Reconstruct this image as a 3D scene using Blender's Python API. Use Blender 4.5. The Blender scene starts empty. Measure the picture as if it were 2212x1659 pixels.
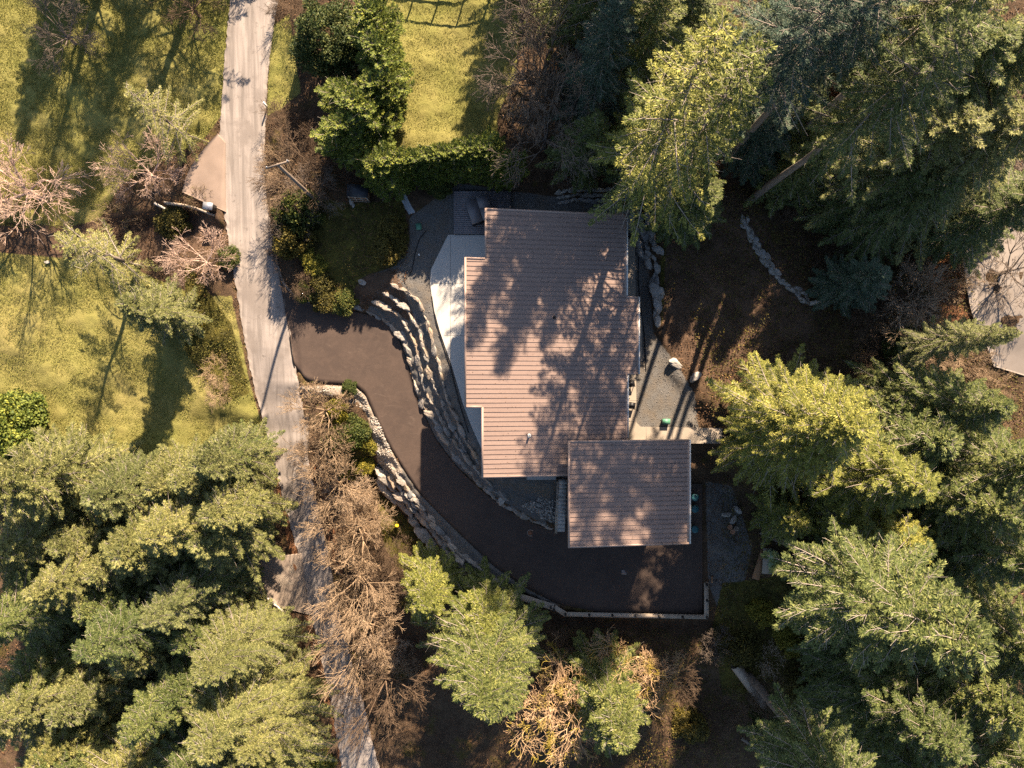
import bpy, math, random
import numpy as np
from mathutils import Vector

# ------------------------------------------------------------------ camera, world, sun, exposure
sc = bpy.context.scene
COL = sc.collection
CAMH = 50.0
F = 1494.6                      # focal length in pixels of a 2212 x 1659 picture
CX, CY = 1106.0, 829.5
cam_d = bpy.data.cameras.new("camera"); cam = bpy.data.objects.new("camera", cam_d); COL.objects.link(cam)
cam.location = (0, 0, CAMH); cam.rotation_euler = (0, 0, 0)
cam_d.sensor_fit = 'HORIZONTAL'; cam_d.angle = 2 * math.atan(CX / F)
cam_d.clip_start = 0.5; cam_d.clip_end = 20000
sc.camera = cam
SUN_EL = math.radians(33.5)
SX, SY = 0.312, 0.95            # horizontal direction towards the sun
world = bpy.data.worlds.new("World"); sc.world = world; world.use_nodes = True
wn = world.node_tree; wn.nodes.clear()
sky = wn.nodes.new('ShaderNodeTexSky'); sky.sky_type = 'NISHITA'; sky.sun_disc = False
sky.sun_elevation = SUN_EL; sky.sun_rotation = math.atan2(SX, SY)
bgn = wn.nodes.new('ShaderNodeBackground'); bgn.inputs[1].default_value = 0.050
wo = wn.nodes.new('ShaderNodeOutputWorld')
wn.links.new(sky.outputs[0], bgn.inputs[0]); wn.links.new(bgn.outputs[0], wo.inputs[0])
sun_d = bpy.data.lights.new("sun", 'SUN'); sun_d.energy = 5.0; sun_d.angle = math.radians(0.6)
sun_d.color = (1.0, 0.79, 0.58)
sun = bpy.data.objects.new("sun", sun_d); COL.objects.link(sun)
n_ = math.hypot(SX, SY)
sdir = Vector((SX / n_ * math.cos(SUN_EL), SY / n_ * math.cos(SUN_EL), math.sin(SUN_EL)))
sun.rotation_euler = sdir.to_track_quat('Z', 'Y').to_euler(); sun.location = sdir * 200
sc.view_settings.view_transform = 'Standard'; sc.view_settings.look = 'None'
sc.view_settings.exposure = 1.92; sc.view_settings.gamma = 1.0
sc.render.engine = 'CYCLES'
sc.cycles.max_bounces = 5; sc.cycles.diffuse_bounces = 3; sc.cycles.glossy_bounces = 2
sc.cycles.transmission_bounces = 3; sc.cycles.transparent_max_bounces = 4
sc.cycles.use_adaptive_sampling = True; sc.cycles.use_denoising = False

rng = np.random.default_rng(11); random.seed(5)

# ------------------------------------------------------------------ scene helpers
def tag(o, label=None, cat=None, group=None, kind=None):
    if label: o['label'] = label
    if cat: o['category'] = cat
    if group: o['group'] = group
    if kind: o['kind'] = kind
    return o
def empty(name, loc, rz=0.0):
    o = bpy.data.objects.new(name, None); COL.objects.link(o); o.location = loc; o.rotation_euler = (0, 0, rz)
    o.empty_display_size = 0.3
    return o
def obj(name, me, parent=None, loc=None):
    o = bpy.data.objects.new(name, me); COL.objects.link(o)
    if parent: o.parent = parent
    if loc is not None: o.location = loc
    return o
def mk(name, V, faces, mat=None, smooth=False, mats=None, midx=None):
    """faces: list of int arrays (n,3) or (n,4)"""
    V = np.asarray(V, dtype=np.float32)
    me = bpy.data.meshes.new(name)
    me.vertices.add(len(V)); me.vertices.foreach_set('co', V.ravel())
    faces = [np.asarray(f, dtype=np.int32) for f in faces if len(f)]
    tot = sum(f.size for f in faces); n = sum(len(f) for f in faces)
    me.loops.add(tot); me.polygons.add(n)
    me.loops.foreach_set('vertex_index', np.concatenate([f.ravel() for f in faces]))
    starts = []; s = 0
    for f in faces:
        k = f.shape[1]; starts.append(s + np.arange(len(f)) * k); s += f.size
    me.polygons.foreach_set('loop_start', np.concatenate(starts).astype(np.int32))
    if smooth: me.polygons.foreach_set('use_smooth', np.ones(n, dtype=bool))
    me.update(calc_edges=True)
    if mat: me.materials.append(mat)
    return me
class MB:
    """collects boxes, prisms, tubes"""
    def __init__(s): s.v = []; s.f4 = []; s.f3 = []; s.n = 0
    def add(s, V, f4=(), f3=()):
        V = np.asarray(V, float)
        s.v.append(V)
        if len(f4): s.f4.append(np.asarray(f4) + s.n)
        if len(f3): s.f3.append(np.asarray(f3) + s.n)
        s.n += len(V); return s
    def box(s, c, d, rz=0.0, rx=0.0):
        x, y, z = [q / 2 for q in d]
        V = np.array([[a, b, e] for a in (-x, x) for b in (-y, y) for e in (-z, z)])
        if rx:
            cr, sr = math.cos(rx), math.sin(rx); V = np.stack([V[:, 0], V[:, 1] * cr - V[:, 2] * sr, V[:, 1] * sr + V[:, 2] * cr], 1)
        cr, sr = math.cos(rz), math.sin(rz)
        V = np.stack([V[:, 0] * cr - V[:, 1] * sr, V[:, 0] * sr + V[:, 1] * cr, V[:, 2]], 1) + np.array(c)
        return s.add(V, [[0, 1, 3, 2], [4, 6, 7, 5], [0, 4, 5, 1], [2, 3, 7, 6], [0, 2, 6, 4], [1, 5, 7, 3]])
    def lathe(s, c, prof, n=20):
        """prof: list of (r,z)"""
        a = np.arange(n) * 2 * math.pi / n
        V = np.concatenate([np.stack([np.cos(a) * r, np.sin(a) * r, np.full(n, z)], 1) for r, z in prof]) + np.array(c)
        f = []
        for i in range(len(prof) - 1):
            for k in range(n):
                k2 = (k + 1) % n
                f.append([i * n + k, i * n + k2, (i + 1) * n + k2, (i + 1) * n + k])
        return s.add(V, f)
    def prism(s, pts, z0, z1):
        """ccw 2d polygon, vertical sides, ngon caps as fan around centroid"""
        pts = np.array(pts, float); n = len(pts)
        z0 = np.broadcast_to(z0, n); z1 = np.broadcast_to(z1, n)
        V = np.concatenate([np.column_stack([pts, z0]), np.column_stack([pts, z1])])
        f = [[k, (k + 1) % n, n + (k + 1) % n, n + k] for k in range(n)]
        s.add(V, f)
        t = tri_poly(pts)
        s.add(np.column_stack([pts, z1]), f3=t); s.add(np.column_stack([pts, z0]), f3=[q[::-1] for q in t])
        return s
    def tube(s, P, R, n=6):
        P = np.array(P, float); R = np.broadcast_to(R, len(P))
        V, f4 = tubes(P[:-1], P[1:], R[:-1], R[1:], n)
        return s.add(V, f4)
    def mesh(s, name, mat, smooth=False):
        return mk(name, np.concatenate(s.v), ([np.concatenate(s.f4)] if s.f4 else []) + ([np.concatenate(s.f3)] if s.f3 else []), mat, smooth)
    def build(s, name, mat, parent=None, loc=None, smooth=False):
        return obj(name, s.mesh(name, mat, smooth), parent, loc)
def tri_poly(pts):
    """ear clipping, returns ccw triangles"""
    pts = np.array(pts, float)[:, :2]; idx = list(range(len(pts)))
    area = 0.5 * np.sum(pts[:, 0] * np.roll(pts[:, 1], -1) - np.roll(pts[:, 0], -1) * pts[:, 1])
    if area < 0: idx = idx[::-1]
    cr = lambda a, b, c: (b[0] - a[0]) * (c[1] - a[1]) - (b[1] - a[1]) * (c[0] - a[0])
    out = []; guard = 0
    while len(idx) > 3 and guard < 5000:
        guard += 1
        for i in range(len(idx)):
            a, b, c = idx[i - 1], idx[i], idx[(i + 1) % len(idx)]
            if cr(pts[a], pts[b], pts[c]) <= 1e-12: continue
            if any(cr(pts[a], pts[b], pts[k]) >= 0 and cr(pts[b], pts[c], pts[k]) >= 0 and cr(pts[c], pts[a], pts[k]) >= 0
                   for k in idx if k not in (a, b, c)): continue
            out.append([a, b, c]); idx.pop(i); break
        else: break
    out.append(idx[:3]); return out
def tubes(P0, P1, R0, R1, n=3):
    P0 = np.asarray(P0, float); P1 = np.asarray(P1, float); m = len(P0)
    d = P1 - P0; L = np.linalg.norm(d, axis=1, keepdims=True); d = d / np.maximum(L, 1e-6)
    ref = np.where(np.abs(d[:, 2:3]) > 0.9, np.array([[1.0, 0, 0]]), np.array([[0, 0, 1.0]]))
    u = np.cross(d, ref); u /= np.linalg.norm(u, axis=1, keepdims=True); w = np.cross(d, u)
    a = np.arange(n) * 2 * math.pi / n
    ring = u[:, None] * np.cos(a)[None, :, None] + w[:, None] * np.sin(a)[None, :, None]
    R0 = np.broadcast_to(R0, m)[:, None, None]; R1 = np.broadcast_to(R1, m)[:, None, None]
    V = np.concatenate([P0[:, None] + ring * R0, P1[:, None] + ring * R1], 1).reshape(-1, 3)
    k = np.arange(n); k2 = (k + 1) % n
    q = np.stack([k, k2, k2 + n, k + n], 1)
    f = (q[None] + (np.arange(m) * 2 * n)[:, None, None]).reshape(-1, 4)
    return V, f

# ------------------------------------------------------------------ terrain in the plan of the survey photo
HP = []
def hp(*pts):
    for p in pts: HP.append(p)
def dens(line, step=22):
    out = []
    for (a, b) in zip(line[:-1], line[1:]):
        a = np.array(a, float); b = np.array(b, float); n = max(1, int(np.linalg.norm((b - a)[:2]) / step))
        for i in range(n): out.append(tuple(a + (b - a) * i / n))
    out.append(tuple(line[-1])); return out
def along(line, z0, z1, step=22):
    d = dens(line, step); n = max(1, len(d) - 1)
    for i, p in enumerate(d): HP.append((p[0], p[1], z0 + (z1 - z0) * i / n))
DRIVE_IN = [(596, 560), (612, 622), (660, 655), (740, 669), (795, 679), (838, 700), (866, 742), (884, 800), (903, 868), (940, 948), (985, 1008), (1040, 1060), (1100, 1105), (1160, 1134), (1200, 1147), (1232, 1100), (1300, 1050), (1400, 1046), (1527, 1045)]
DRIVE_OUT = [(628, 735), (636, 790), (665, 826), (720, 830), (765, 832), (790, 852), (805, 888), (824, 930), (848, 975), (875, 1018), (905, 1063), (955, 1115), (1012, 1170), (1065, 1222), (1125, 1262), (1200, 1303), (1300, 1324), (1400, 1327), (1527, 1330)]
T1 = [(761, 660), (794, 671), (820, 683), (843, 696), (863, 722), (879, 747), (886, 776), (894, 806), (904, 852), (915, 873), (933, 900), (948, 925), (961, 948), (981, 980), (1007, 1010), (1035, 1041), (1061, 1066), (1086, 1088), (1115, 1105), (1134, 1113), (1152, 1123), (1172, 1131), (1189, 1138)]
T2 = [(815, 655), (838, 666), (858, 678), (876, 699), (889, 724), (902, 760), (907, 791), (915, 827), (920, 842), (933, 867), (948, 893), (958, 913), (968, 934), (984, 959), (1004, 982), (1022, 1005), (1038, 1024), (1055, 1043)]
T3 = [(833, 632), (851, 645), (869, 660), (884, 676), (897, 694), (910, 722), (915, 753), (922, 773), (928, 806), (935, 824), (946, 848), (958, 873), (965, 893), (976, 918), (988, 943), (1002, 965)]
T4 = [(851, 618), (871, 626), (889, 638), (907, 655), (917, 678), (925, 699), (930, 724), (936, 750), (942, 768), (949, 792), (956, 822), (965, 852), (974, 878), (986, 905), (1000, 935), (1014, 962), (1028, 985), (1036, 1003)]
O1 = [(848, 1006), (864, 1037), (877, 1052), (890, 1070), (905, 1090), (933, 1122), (950, 1144), (977, 1176), (997, 1198), (1020, 1214), (1046, 1234), (1065, 1250), (1082, 1264)]
O2 = [(832, 1024), (848, 1048), (868, 1066), (886, 1084), (903, 1101), (920, 1120), (941, 1146), (960, 1174), (980, 1202), (1001, 1226), (1020, 1240), (1037, 1250), (1056, 1262)]
O3 = [(820, 1018), (829, 1043), (840, 1062), (855, 1080), (873, 1094), (892, 1114), (908, 1138), (926, 1161), (941, 1183), (963, 1208), (984, 1236), (1003, 1256), (1029, 1278), (1052, 1278)]
ROAD_L = [(535, -500), (505, -120), (497, 0), (487, 100), (480, 200), (474, 300), (476, 400), (485, 470), (500, 560), (513, 640), (526, 720), (541, 800), (560, 880), (580, 950), (598, 1030), (618, 1100), (638, 1170), (655, 1250), (672, 1330), (690, 1400), (708, 1480), (722, 1560), (738, 1659), (790, 1900), (860, 2300)]
ROAD_R = [(650, -500), (612, -120), (600, 0), (590, 60), (581, 125), (576, 210), (572, 290), (571, 380), (580, 460), (590, 520), (612, 630), (626, 720), (640, 800), (652, 870), (662, 940), (667, 1000), (680, 1060), (695, 1130), (710, 1200), (722, 1270), (737, 1340), (760, 1430), (780, 1500), (800, 1580), (818, 1659), (880, 1900), (960, 2300)]
RZ = lambda v: float(np.interp(v, [-500, 0, 400, 600, 750, 900, 1100, 1300, 1659, 2300], [0.0, -0.6, -1.2, -1.5, -1.9, -2.7, -4.2, -5.3, -6.6, -8.5]))
for L_ in (ROAD_L, ROAD_R):
    for p in dens(L_, 40): hp((p[0], p[1], RZ(p[1])))
DZ = lambda i: float(np.interp(i, [0, 2, 4, 7, 10, 14, 18], [-1.62, -1.85, -1.95, -2.1, -2.3, -2.45, -2.5]))
for E in (DRIVE_IN, DRIVE_OUT):
    for i, (a, b) in enumerate(zip(E[:-1], E[1:])):
        n = max(1, int(math.dist(a, b) / 22))
        for k in range(n):
            t = k / n; hp((a[0] + (b[0] - a[0]) * t, a[1] + (b[1] - a[1]) * t, DZ(i + t)))
for i in range(2, 19):
    a, b = DRIVE_IN[i], DRIVE_OUT[i]
    for t in (0.25, .5, .75): hp((a[0] + (b[0] - a[0]) * t, a[1] + (b[1] - a[1]) * t, DZ(i)))
sh = lambda L, dx, dy: [(p[0] + dx, p[1] + dy) for p in L]
along(sh(T1, 5, -4), -1.45, -1.95); along(sh(T2, 4, -3), -1.05, -1.5); along(sh(T3, 4, -3), -0.65, -0.9); along(sh(T4, 4, -3), -0.1, -0.15)
along(sh(T4, 14, -6), 0, 0)
along([(1045, 1040), (1120, 1070), (1190, 1110)], -1.6, -1.8)
along([(1060, 1034), (1190, 1034)], -0.35, -0.35)
along(sh(O1, 0, 0), -2.6, -2.6); along(sh(O2, -2, 2), -3.4, -3.4); along(sh(O3, -6, 6), -4.7, -4.9)
along([(1090, 1292), (1200, 1330), (1300, 1345), (1536, 1350)], -5.0, -4.6)
along([(1545, 1330), (1548, 1260)], -2.9, -2.6); along([(1540, 1250), (1540, 1050)], -2.45, -2.2)
# house pad
for u in range(940, 1370, 30):
    for v in range(440, 960, 40):
        if u > 930 + max(0, (v - 650) * 0.26): hp((u, v, 0.0))
hp((1240, 1030, -0.2), (1300, 1000, -.4), (1450, 1010, -.8), (1500, 930, 0), (1500, 1000, -1), (1430, 930, 0), (1430, 850, .0), (1400, 740, 0), (1395, 600, 0.0), (1375, 480, 0), (1300, 440, 0), (1210, 440, 0))
hp((1230, 405, .9), (1300, 400, 1.0), (1390, 405, 1.1), (1420, 470, 1.0), (1440, 540, .9), (1440, 640, .7), (1450, 720, .5), (1490, 800, .4), (1560, 850, .6), (1620, 960, .3))
hp((1600, 460, 1.6), (1560, 650, 1.1), (1700, 650, 1.5), (1740, 660, 1.7), (1640, 800, 1.0), (1600, 300, 1.8), (1450, 250, 1.6), (1300, 250, 1.2), (1200, 300, .8), (1150, 380, .4), (1050, 380, .3), (1100, 200, .6), (1100, 0, .8), (900, 100, .3), (900, 250, .1), (820, 340, -.1), (950, 330, 0.1))
hp((760, 430, -.3), (720, 470, -.5), (660, 500, -.9), (700, 560, -.6), (780, 560, -.3), (860, 520, -.1), (900, 470, 0), (660, 600, -1.0), (730, 640, -1.1), (800, 620, -.7), (690, 350, -.4), (640, 300, -.8), (640, 120, -.4), (720, 150, .0), (760, 0, .2))
hp((2000, 300, 3), (2200, 100, 3.5), (2200, 600, 2.6), (2000, 700, 2.2), (1850, 750, 1.6), (2000, 1000, 1.5), (2200, 1000, 2), (1800, 1050, .0), (1700, 1200, -1.8), (1600, 1200, -2.3), (1620, 1350, -3.2), (1800, 1400, -3), (2100, 1400, -1.5), (2200, 1659, -3), (1800, 1659, -5), (1500, 1500, -5.6), (1300, 1480, -6), (1100, 1400, -5.6), (1000, 1350, -5.5), (900, 1300, -5.6), (860, 1180, -5.1), (800, 1100, -4.6), (860, 1400, -6.2), (950, 1600, -7), (1300, 1659, -7), (1600, 1800, -6))
hp((800, 1010, -3.6), (780, 950, -3.2), (740, 900, -2.7), (700, 880, -2.4), (720, 1000, -3.4), (700, 1040, -3.7), (770, 870, -2.35), (790, 900, -2.4), (815, 960, -2.6))
hp((400, 100, -.9), (200, 100, -1.3), (0, 100, -1.6), (400, 300, -1.3), (200, 300, -1.6), (0, 400, -2.0), (300, 440, -1.8), (400, 430, -1.4), (400, 480, -2.7), (300, 500, -2.8), (100, 500, -2.8), (460, 500, -2.2), (0, 600, -3), (200, 700, -3.1), (400, 650, -2.6), (470, 800, -2.7), (300, 900, -3.5), (0, 900, -3.6), (480, 950, -3.4), (300, 1150, -4.5), (0, 1200, -4.6), (550, 1150, -4.6), (560, 1280, -5.4), (600, 1400, -6), (300, 1500, -6), (0, 1659, -6.5), (600, 1659, -7))
HPA = np.array(HP)
def hgt(uv):
    uv = np.atleast_2d(np.asarray(uv, float)); out = np.empty(len(uv))
    for i in range(0, len(uv), 4000):
        q = uv[i:i + 4000]
        q = np.stack([np.clip(q[:, 0], -700, 2900), np.clip(q[:, 1], -600, 2300)], 1)
        d2 = (q[:, None, 0] - HPA[None, :, 0]) ** 2 + (q[:, None, 1] - HPA[None, :, 1]) ** 2 + 30.0
        w = d2 ** -2.2
        out[i:i + 4000] = (w * HPA[None, :, 2]).sum(1) / w.sum(1)
    return out
def unp(u, v, z):
    return np.stack([(np.asarray(u) - CX) / F * (CAMH - z), -(np.asarray(v) - CY) / F * (CAMH - z), np.asarray(z) * np.ones_like(np.asarray(u, float))], -1)
def gp(u, v, dz=0.0):
    z = hgt([(u, v)])[0]; p = unp(u, v, z); return Vector((float(p[0]), float(p[1]), float(z + dz)))
def at(u, v, z):
    p = unp(float(u), float(v), float(z)); return Vector((float(p[0]), float(p[1]), float(z)))
def ground_below(x, y):
    z = -2.0
    for _ in range(14):
        u = CX + x * F / (CAMH - z); v = CY - y * F / (CAMH - z); z = 0.5 * z + 0.5 * hgt([(u, v)])[0]
    return float(z)
def by_top(u, v, H):
    """stand a tree of height H on the ground so that its top is over the surveyed spot"""
    z = -1.0
    for _ in range(10):
        p = at(u, v, z + H); z = ground_below(p.x, p.y)
    return Vector((p.x, p.y, z))
def inside(poly, u, v):
    poly = np.array(poly, float); c = np.zeros(len(u), bool); n = len(poly)
    for i in range(n):
        x1, y1 = poly[i]; x2, y2 = poly[(i + 1) % n]
        if y1 == y2: continue
        m = ((y1 > v) != (y2 > v)) & (u < (x2 - x1) * (v - y1) / (y2 - y1) + x1); c ^= m
    return c
def dist_line(line, u, v):
    d = np.full(len(u), 1e9)
    for (x1, y1), (x2, y2) in zip(line[:-1], line[1:]):
        L2 = (x2 - x1) ** 2 + (y2 - y1) ** 2 + 1e-9
        t = np.clip(((u - x1) * (x2 - x1) + (v - y1) * (y2 - y1)) / L2, 0, 1)
        d = np.minimum(d, np.hypot(u - x1 - t * (x2 - x1), v - y1 - t * (y2 - y1)))
    return d
def sdist(poly, u, v):
    d = dist_line(list(poly) + [poly[0]], u, v); return np.where(inside(poly, u, v), d, -d)
def vnoise(u, v, s, seed=0):
    r = np.random.default_rng(seed); T = r.random((64, 64))
    x = u / s; y = v / s; xi = np.floor(x).astype(int); yi = np.floor(y).astype(int); fx = x - xi; fy = y - yi
    fx = fx * fx * (3 - 2 * fx); fy = fy * fy * (3 - 2 * fy); g = lambda a, b: T[a % 64, b % 64]
    return (g(xi, yi) * (1 - fx) + g(xi + 1, yi) * fx) * (1 - fy) + (g(xi, yi + 1) * (1 - fx) + g(xi + 1, yi + 1) * fx) * fy

# ------------------------------------------------------------------ materials
class NT:
    def __init__(s, name):
        s.m = bpy.data.materials.new(name); s.m.use_nodes = True; s.t = s.m.node_tree; s.t.nodes.clear()
        s.out = s.t.nodes.new('ShaderNodeOutputMaterial')
    def n(s, typ, **kw):
        nd = s.t.nodes.new('ShaderNode' + typ)
        for k, v in kw.items(): setattr(nd, k, v)
        return nd
    def l(s, a, b): s.t.links.new(a, b)
    def val(s, sock, v):
        if hasattr(v, 'is_linked') or isinstance(v, bpy.types.NodeSocket): s.l(v, sock)
        else: sock.default_value = v
    def noise(s, scale, detail=4, rough=0.55, vec=None, dist=0.0):
        nd = s.n('TexNoise'); nd.inputs['Scale'].default_value = scale; nd.inputs['Detail'].default_value = detail
        nd.inputs['Roughness'].default_value = rough; nd.inputs['Distortion'].default_value = dist
        s.l(vec if vec is not None else s.pos(), nd.inputs['Vector']); return nd.outputs['Fac']
    def pos(s):
        if not hasattr(s, '_p'): s._p = s.n('NewGeometry').outputs['Position']
        return s._p
    def ocoord(s):
        return s.n('TexCoord').outputs['Object']
    def ramp(s, fac, a, b, c0=(0, 0, 0, 1), c1=(1, 1, 1, 1)):
        r = s.n('ValToRGB'); r.color_ramp.elements[0].position = a; r.color_ramp.elements[1].position = b
        r.color_ramp.elements[0].color = c0; r.color_ramp.elements[1].color = c1
        s.l(fac, r.inputs[0]); return r.outputs[0]
    def mix(s, fac, a, b, mode='MIX'):
        nd = s.n('Mix'); nd.data_type = 'RGBA'; nd.blend_type = mode
        s.val(nd.inputs[0], fac)
        for i, v in ((6, a), (7, b)):
            if isinstance(v, tuple) and len(v) == 3: v = v + (1,)
            s.val(nd.inputs[i], v)
        return nd.outputs[2]
    def math(s, op, a, b=0.0):
        nd = s.n('Math'); nd.operation = op; s.val(nd.inputs[0], a); s.val(nd.inputs[1], b); return nd.outputs[0]
    def bsdf(s, col, rough=0.8, spec=0.3, metal=0.0, bump=None, bstr=0.4, bdist=0.05, transl=0.0, normal=None):
        b = s.n('BsdfPrincipled')
        if isinstance(col, tuple) and len(col) == 3: col = col + (1,)
        s.val(b.inputs['Base Color'], col); s.val(b.inputs['Roughness'], rough); b.inputs['Specular IOR Level'].default_value = spec
        b.inputs['Metallic'].default_value = metal
        if bump is not None:
            bp = s.n('Bump'); bp.inputs['Strength'].default_value = bstr; bp.inputs['Distance'].default_value = bdist
            s.l(bump, bp.inputs['Height']); s.l(bp.outputs[0], b.inputs['Normal'])
        if transl:
            t = s.n('BsdfTranslucent'); s.val(t.inputs[0], col)
            mx = s.n('MixShader'); mx.inputs[0].default_value = transl
            s.l(b.outputs[0], mx.inputs[1]); s.l(t.outputs[0], mx.inputs[2]); s.l(mx.outputs[0], s.out.inputs[0])
        else: s.l(b.outputs[0], s.out.inputs[0])
        return s.m
def simple(name, c, var=0.25, scale=6.0, rough=0.7, spec=0.3, metal=0.0, bstr=0.25, bdist=0.02):
    t = NT(name); nz = t.noise(scale, 5)
    c2 = tuple(q * (1 - var) for q in c); c3 = tuple(min(1, q * (1 + var)) for q in c)
    fine = t.noise(scale * 9, 3)
    col = t.mix(t.ramp(nz, .3, .7), c2, c3); col = t.mix(0.35, col, t.mix(fine, c2, c3))
    return t.bsdf(col, rough, spec, metal, bump=fine, bstr=bstr, bdist=bdist)
def foliage(name, dark, light, tipc, transl=0.12):
    t = NT(name)
    rnd = t.n('NewGeometry').outputs['Random Per Island']
    oi = t.n('ObjectInfo').outputs['Random']
    nz = t.noise(0.55, 3); nf = t.noise(2.6, 3)
    f = t.math('ADD', t.math('MULTIPLY', rnd, 0.55), t.math('MULTIPLY', nf, 0.55))
    c = t.mix(t.ramp(f, .32, .72), dark, light)
    c = t.mix(t.ramp(t.math('MULTIPLY', t.ramp(rnd, .55, 1.0), t.ramp(nz, .4, .65)), 0, 1), c, tipc)
    c = t.mix(1.0, c, t.ramp(oi, 0, 1, (.8, .84, .86, 1), (1.2, 1.12, 1.0, 1)), 'MULTIPLY')
    return t.bsdf(c, 0.62, 0.22, transl=transl)
M = {}
M['fir'] = foliage('fir_needles', (.050, .074, .022), (.165, .195, .060), (.36, .37, .125))
M['firy'] = foliage('yellowish_needles', (.080, .100, .022), (.25, .265, .060), (.56, .54, .15))
M['firb'] = foliage('blue_green_needles', (.038, .068, .046), (.095, .140, .092), (.17, .20, .12))
M['cedar'] = foliage('cedar_sprays', (.085, .100, .032), (.245, .255, .090), (.44, .42, .17))
M['cyp'] = foliage('cypress_sprays', (.045, .075, .014), (.17, .21, .042), (.40, .42, .075))
M['leaf'] = foliage('shrub_leaves', (.030, .050, .014), (.095, .12, .030), (.20, .18, .05))
M['leafy'] = foliage('yellow_shrub_leaves', (.08, .085, .012), (.24, .22, .035), (.42, .33, .05))
M['moss'] = foliage('mossy_plants', (.045, .042, .014), (.125, .11, .026), (.26, .20, .04))
M['litter'] = foliage('fallen_leaves', (.050, .028, .016), (.15, .085, .045), (.30, .16, .075), 0.05)
M['grass'] = foliage('grass_blades', (.15, .165, .040), (.245, .245, .070), (.34, .31, .12), 0.15)
def bark(name, a, b, moss=None):
    t = NT(name); p = t.ocoord()
    mp = t.n('Mapping'); mp.inputs['Scale'].default_value = (7, 7, 1.6); t.l(p, mp.inputs[0])
    nz = t.noise(2.0, 5, .7, mp.outputs[0]); c = t.mix(t.ramp(nz, .3, .7), a, b)
    if moss: c = t.mix(t.ramp(t.noise(.7, 3), .5, .62), c, moss)
    return t.bsdf(c, .9, .1, bump=nz, bstr=.7, bdist=.05)
M['bark'] = bark('conifer_bark', (.10, .08, .065), (.26, .22, .185))
M['limb'] = bark('grey_conifer_limbs', (.20, .165, .135), (.44, .385, .33))
M['twigp'] = bark('pale_lichened_twigs', (.27, .24, .19), (.52, .47, .40))
M['barkf'] = bark('pale_furrowed_bark', (.26, .20, .15), (.50, .42, .34))
M['bark2'] = bark('pinkish_twigs', (.40, .275, .21), (.64, .48, .39))
M['bark3'] = bark('grey_brown_twigs', (.12, .095, .075), (.27, .22, .18))
M['barkm'] = bark('mossy_orange_bark', (.36, .23, .13), (.60, .43, .27), (.38, .30, .05))
M['brush'] = bark('dry_brush_stems', (.24, .165, .10), (.48, .36, .24))
M['brushl'] = bark('pale_brush_stems', (.42, .31, .21), (.66, .53, .40))
M['brushd'] = bark('dark_brush_stems', (.09, .06, .04), (.20, .145, .10))
M['deadw'] = bark('bleached_dead_wood', (.55, .48, .40), (.72, .66, .58))

def roof_mat():
    t = NT('metal_roofing'); sep = t.n('SeparateXYZ'); t.l(t.pos(), sep.inputs[0])
    y = t.math('FRACT', t.math('DIVIDE', t.math('ADD', sep.outputs[1], 100 * .3007), .3007))
    line = t.ramp(y, .0, .06, (1, 1, 1, 1), (0, 0, 0, 1))
    grime = t.noise(7, 4, .7)
    mp = t.n('Mapping'); mp.inputs['Scale'].default_value = (.35, 3.3, 1); t.l(t.pos(), mp.inputs[0])
    pan = t.noise(1.0, 2, .5, mp.outputs[0])
    c = t.mix(t.ramp(pan, .35, .65), (.235, .168, .140), (.262, .190, .158))
    c = t.mix(t.math('MULTIPLY', t.ramp(grime, .35, .6), .20), c, (.14, .105, .095))
    c = t.mix(t.math('MULTIPLY', line, t.ramp(t.noise(3.5, 4, .8), .3, .62)), c, (.06, .045, .042))
    spk = t.noise(28, 2, .5); c = t.mix(t.ramp(spk, .69, .74), c, (.06, .045, .035))
    return t.bsdf(c, t.mix(grime, (.42, .42, .42), (.6, .6, .6)), .35)
M['roof'] = roof_mat()
M['trim'] = simple('roof_trim', (.31, .225, .185), .08, 3, .5)
M['white'] = simple('white_paint', (.72, .70, .66), .06, 4, .5)
M['wall'] = simple('dark_siding', (.12, .11, .11), .12, 4, .7)
M['glass'] = simple('window_glass', (.03, .04, .05), .1, 2, .08, .6)
M['conc'] = None
def concrete(name, c, stain=.25, sc_=1.0):
    t = NT(name); a = t.noise(.7 * sc_, 4, .6); b = t.noise(14 * sc_, 4, .6)
    k = t.mix(t.ramp(a, .3, .7), tuple(q * (1 - stain) for q in c), c)
    k = t.mix(t.math('MULTIPLY', t.ramp(b, .35, .75), .35), k, tuple(q * .78 for q in c))
    return t.bsdf(k, .85, .25, bump=b, bstr=.2, bdist=.01)
M['patio'] = concrete('broom_finished_concrete', (.50, .485, .455), .10)
M['walk'] = concrete('walkway_concrete', (.36, .31, .25), .2)
M['path'] = concrete('grey_stone_path', (.42, .44, .46), .25, 2)
M['joint'] = simple('dark_joint_strip', (.10, .10, .095), .1)  # even dark colour of the thin strips along the slab joints
M['kerb'] = concrete('old_kerb', (.33, .27, .22), .3, 2)
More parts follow.
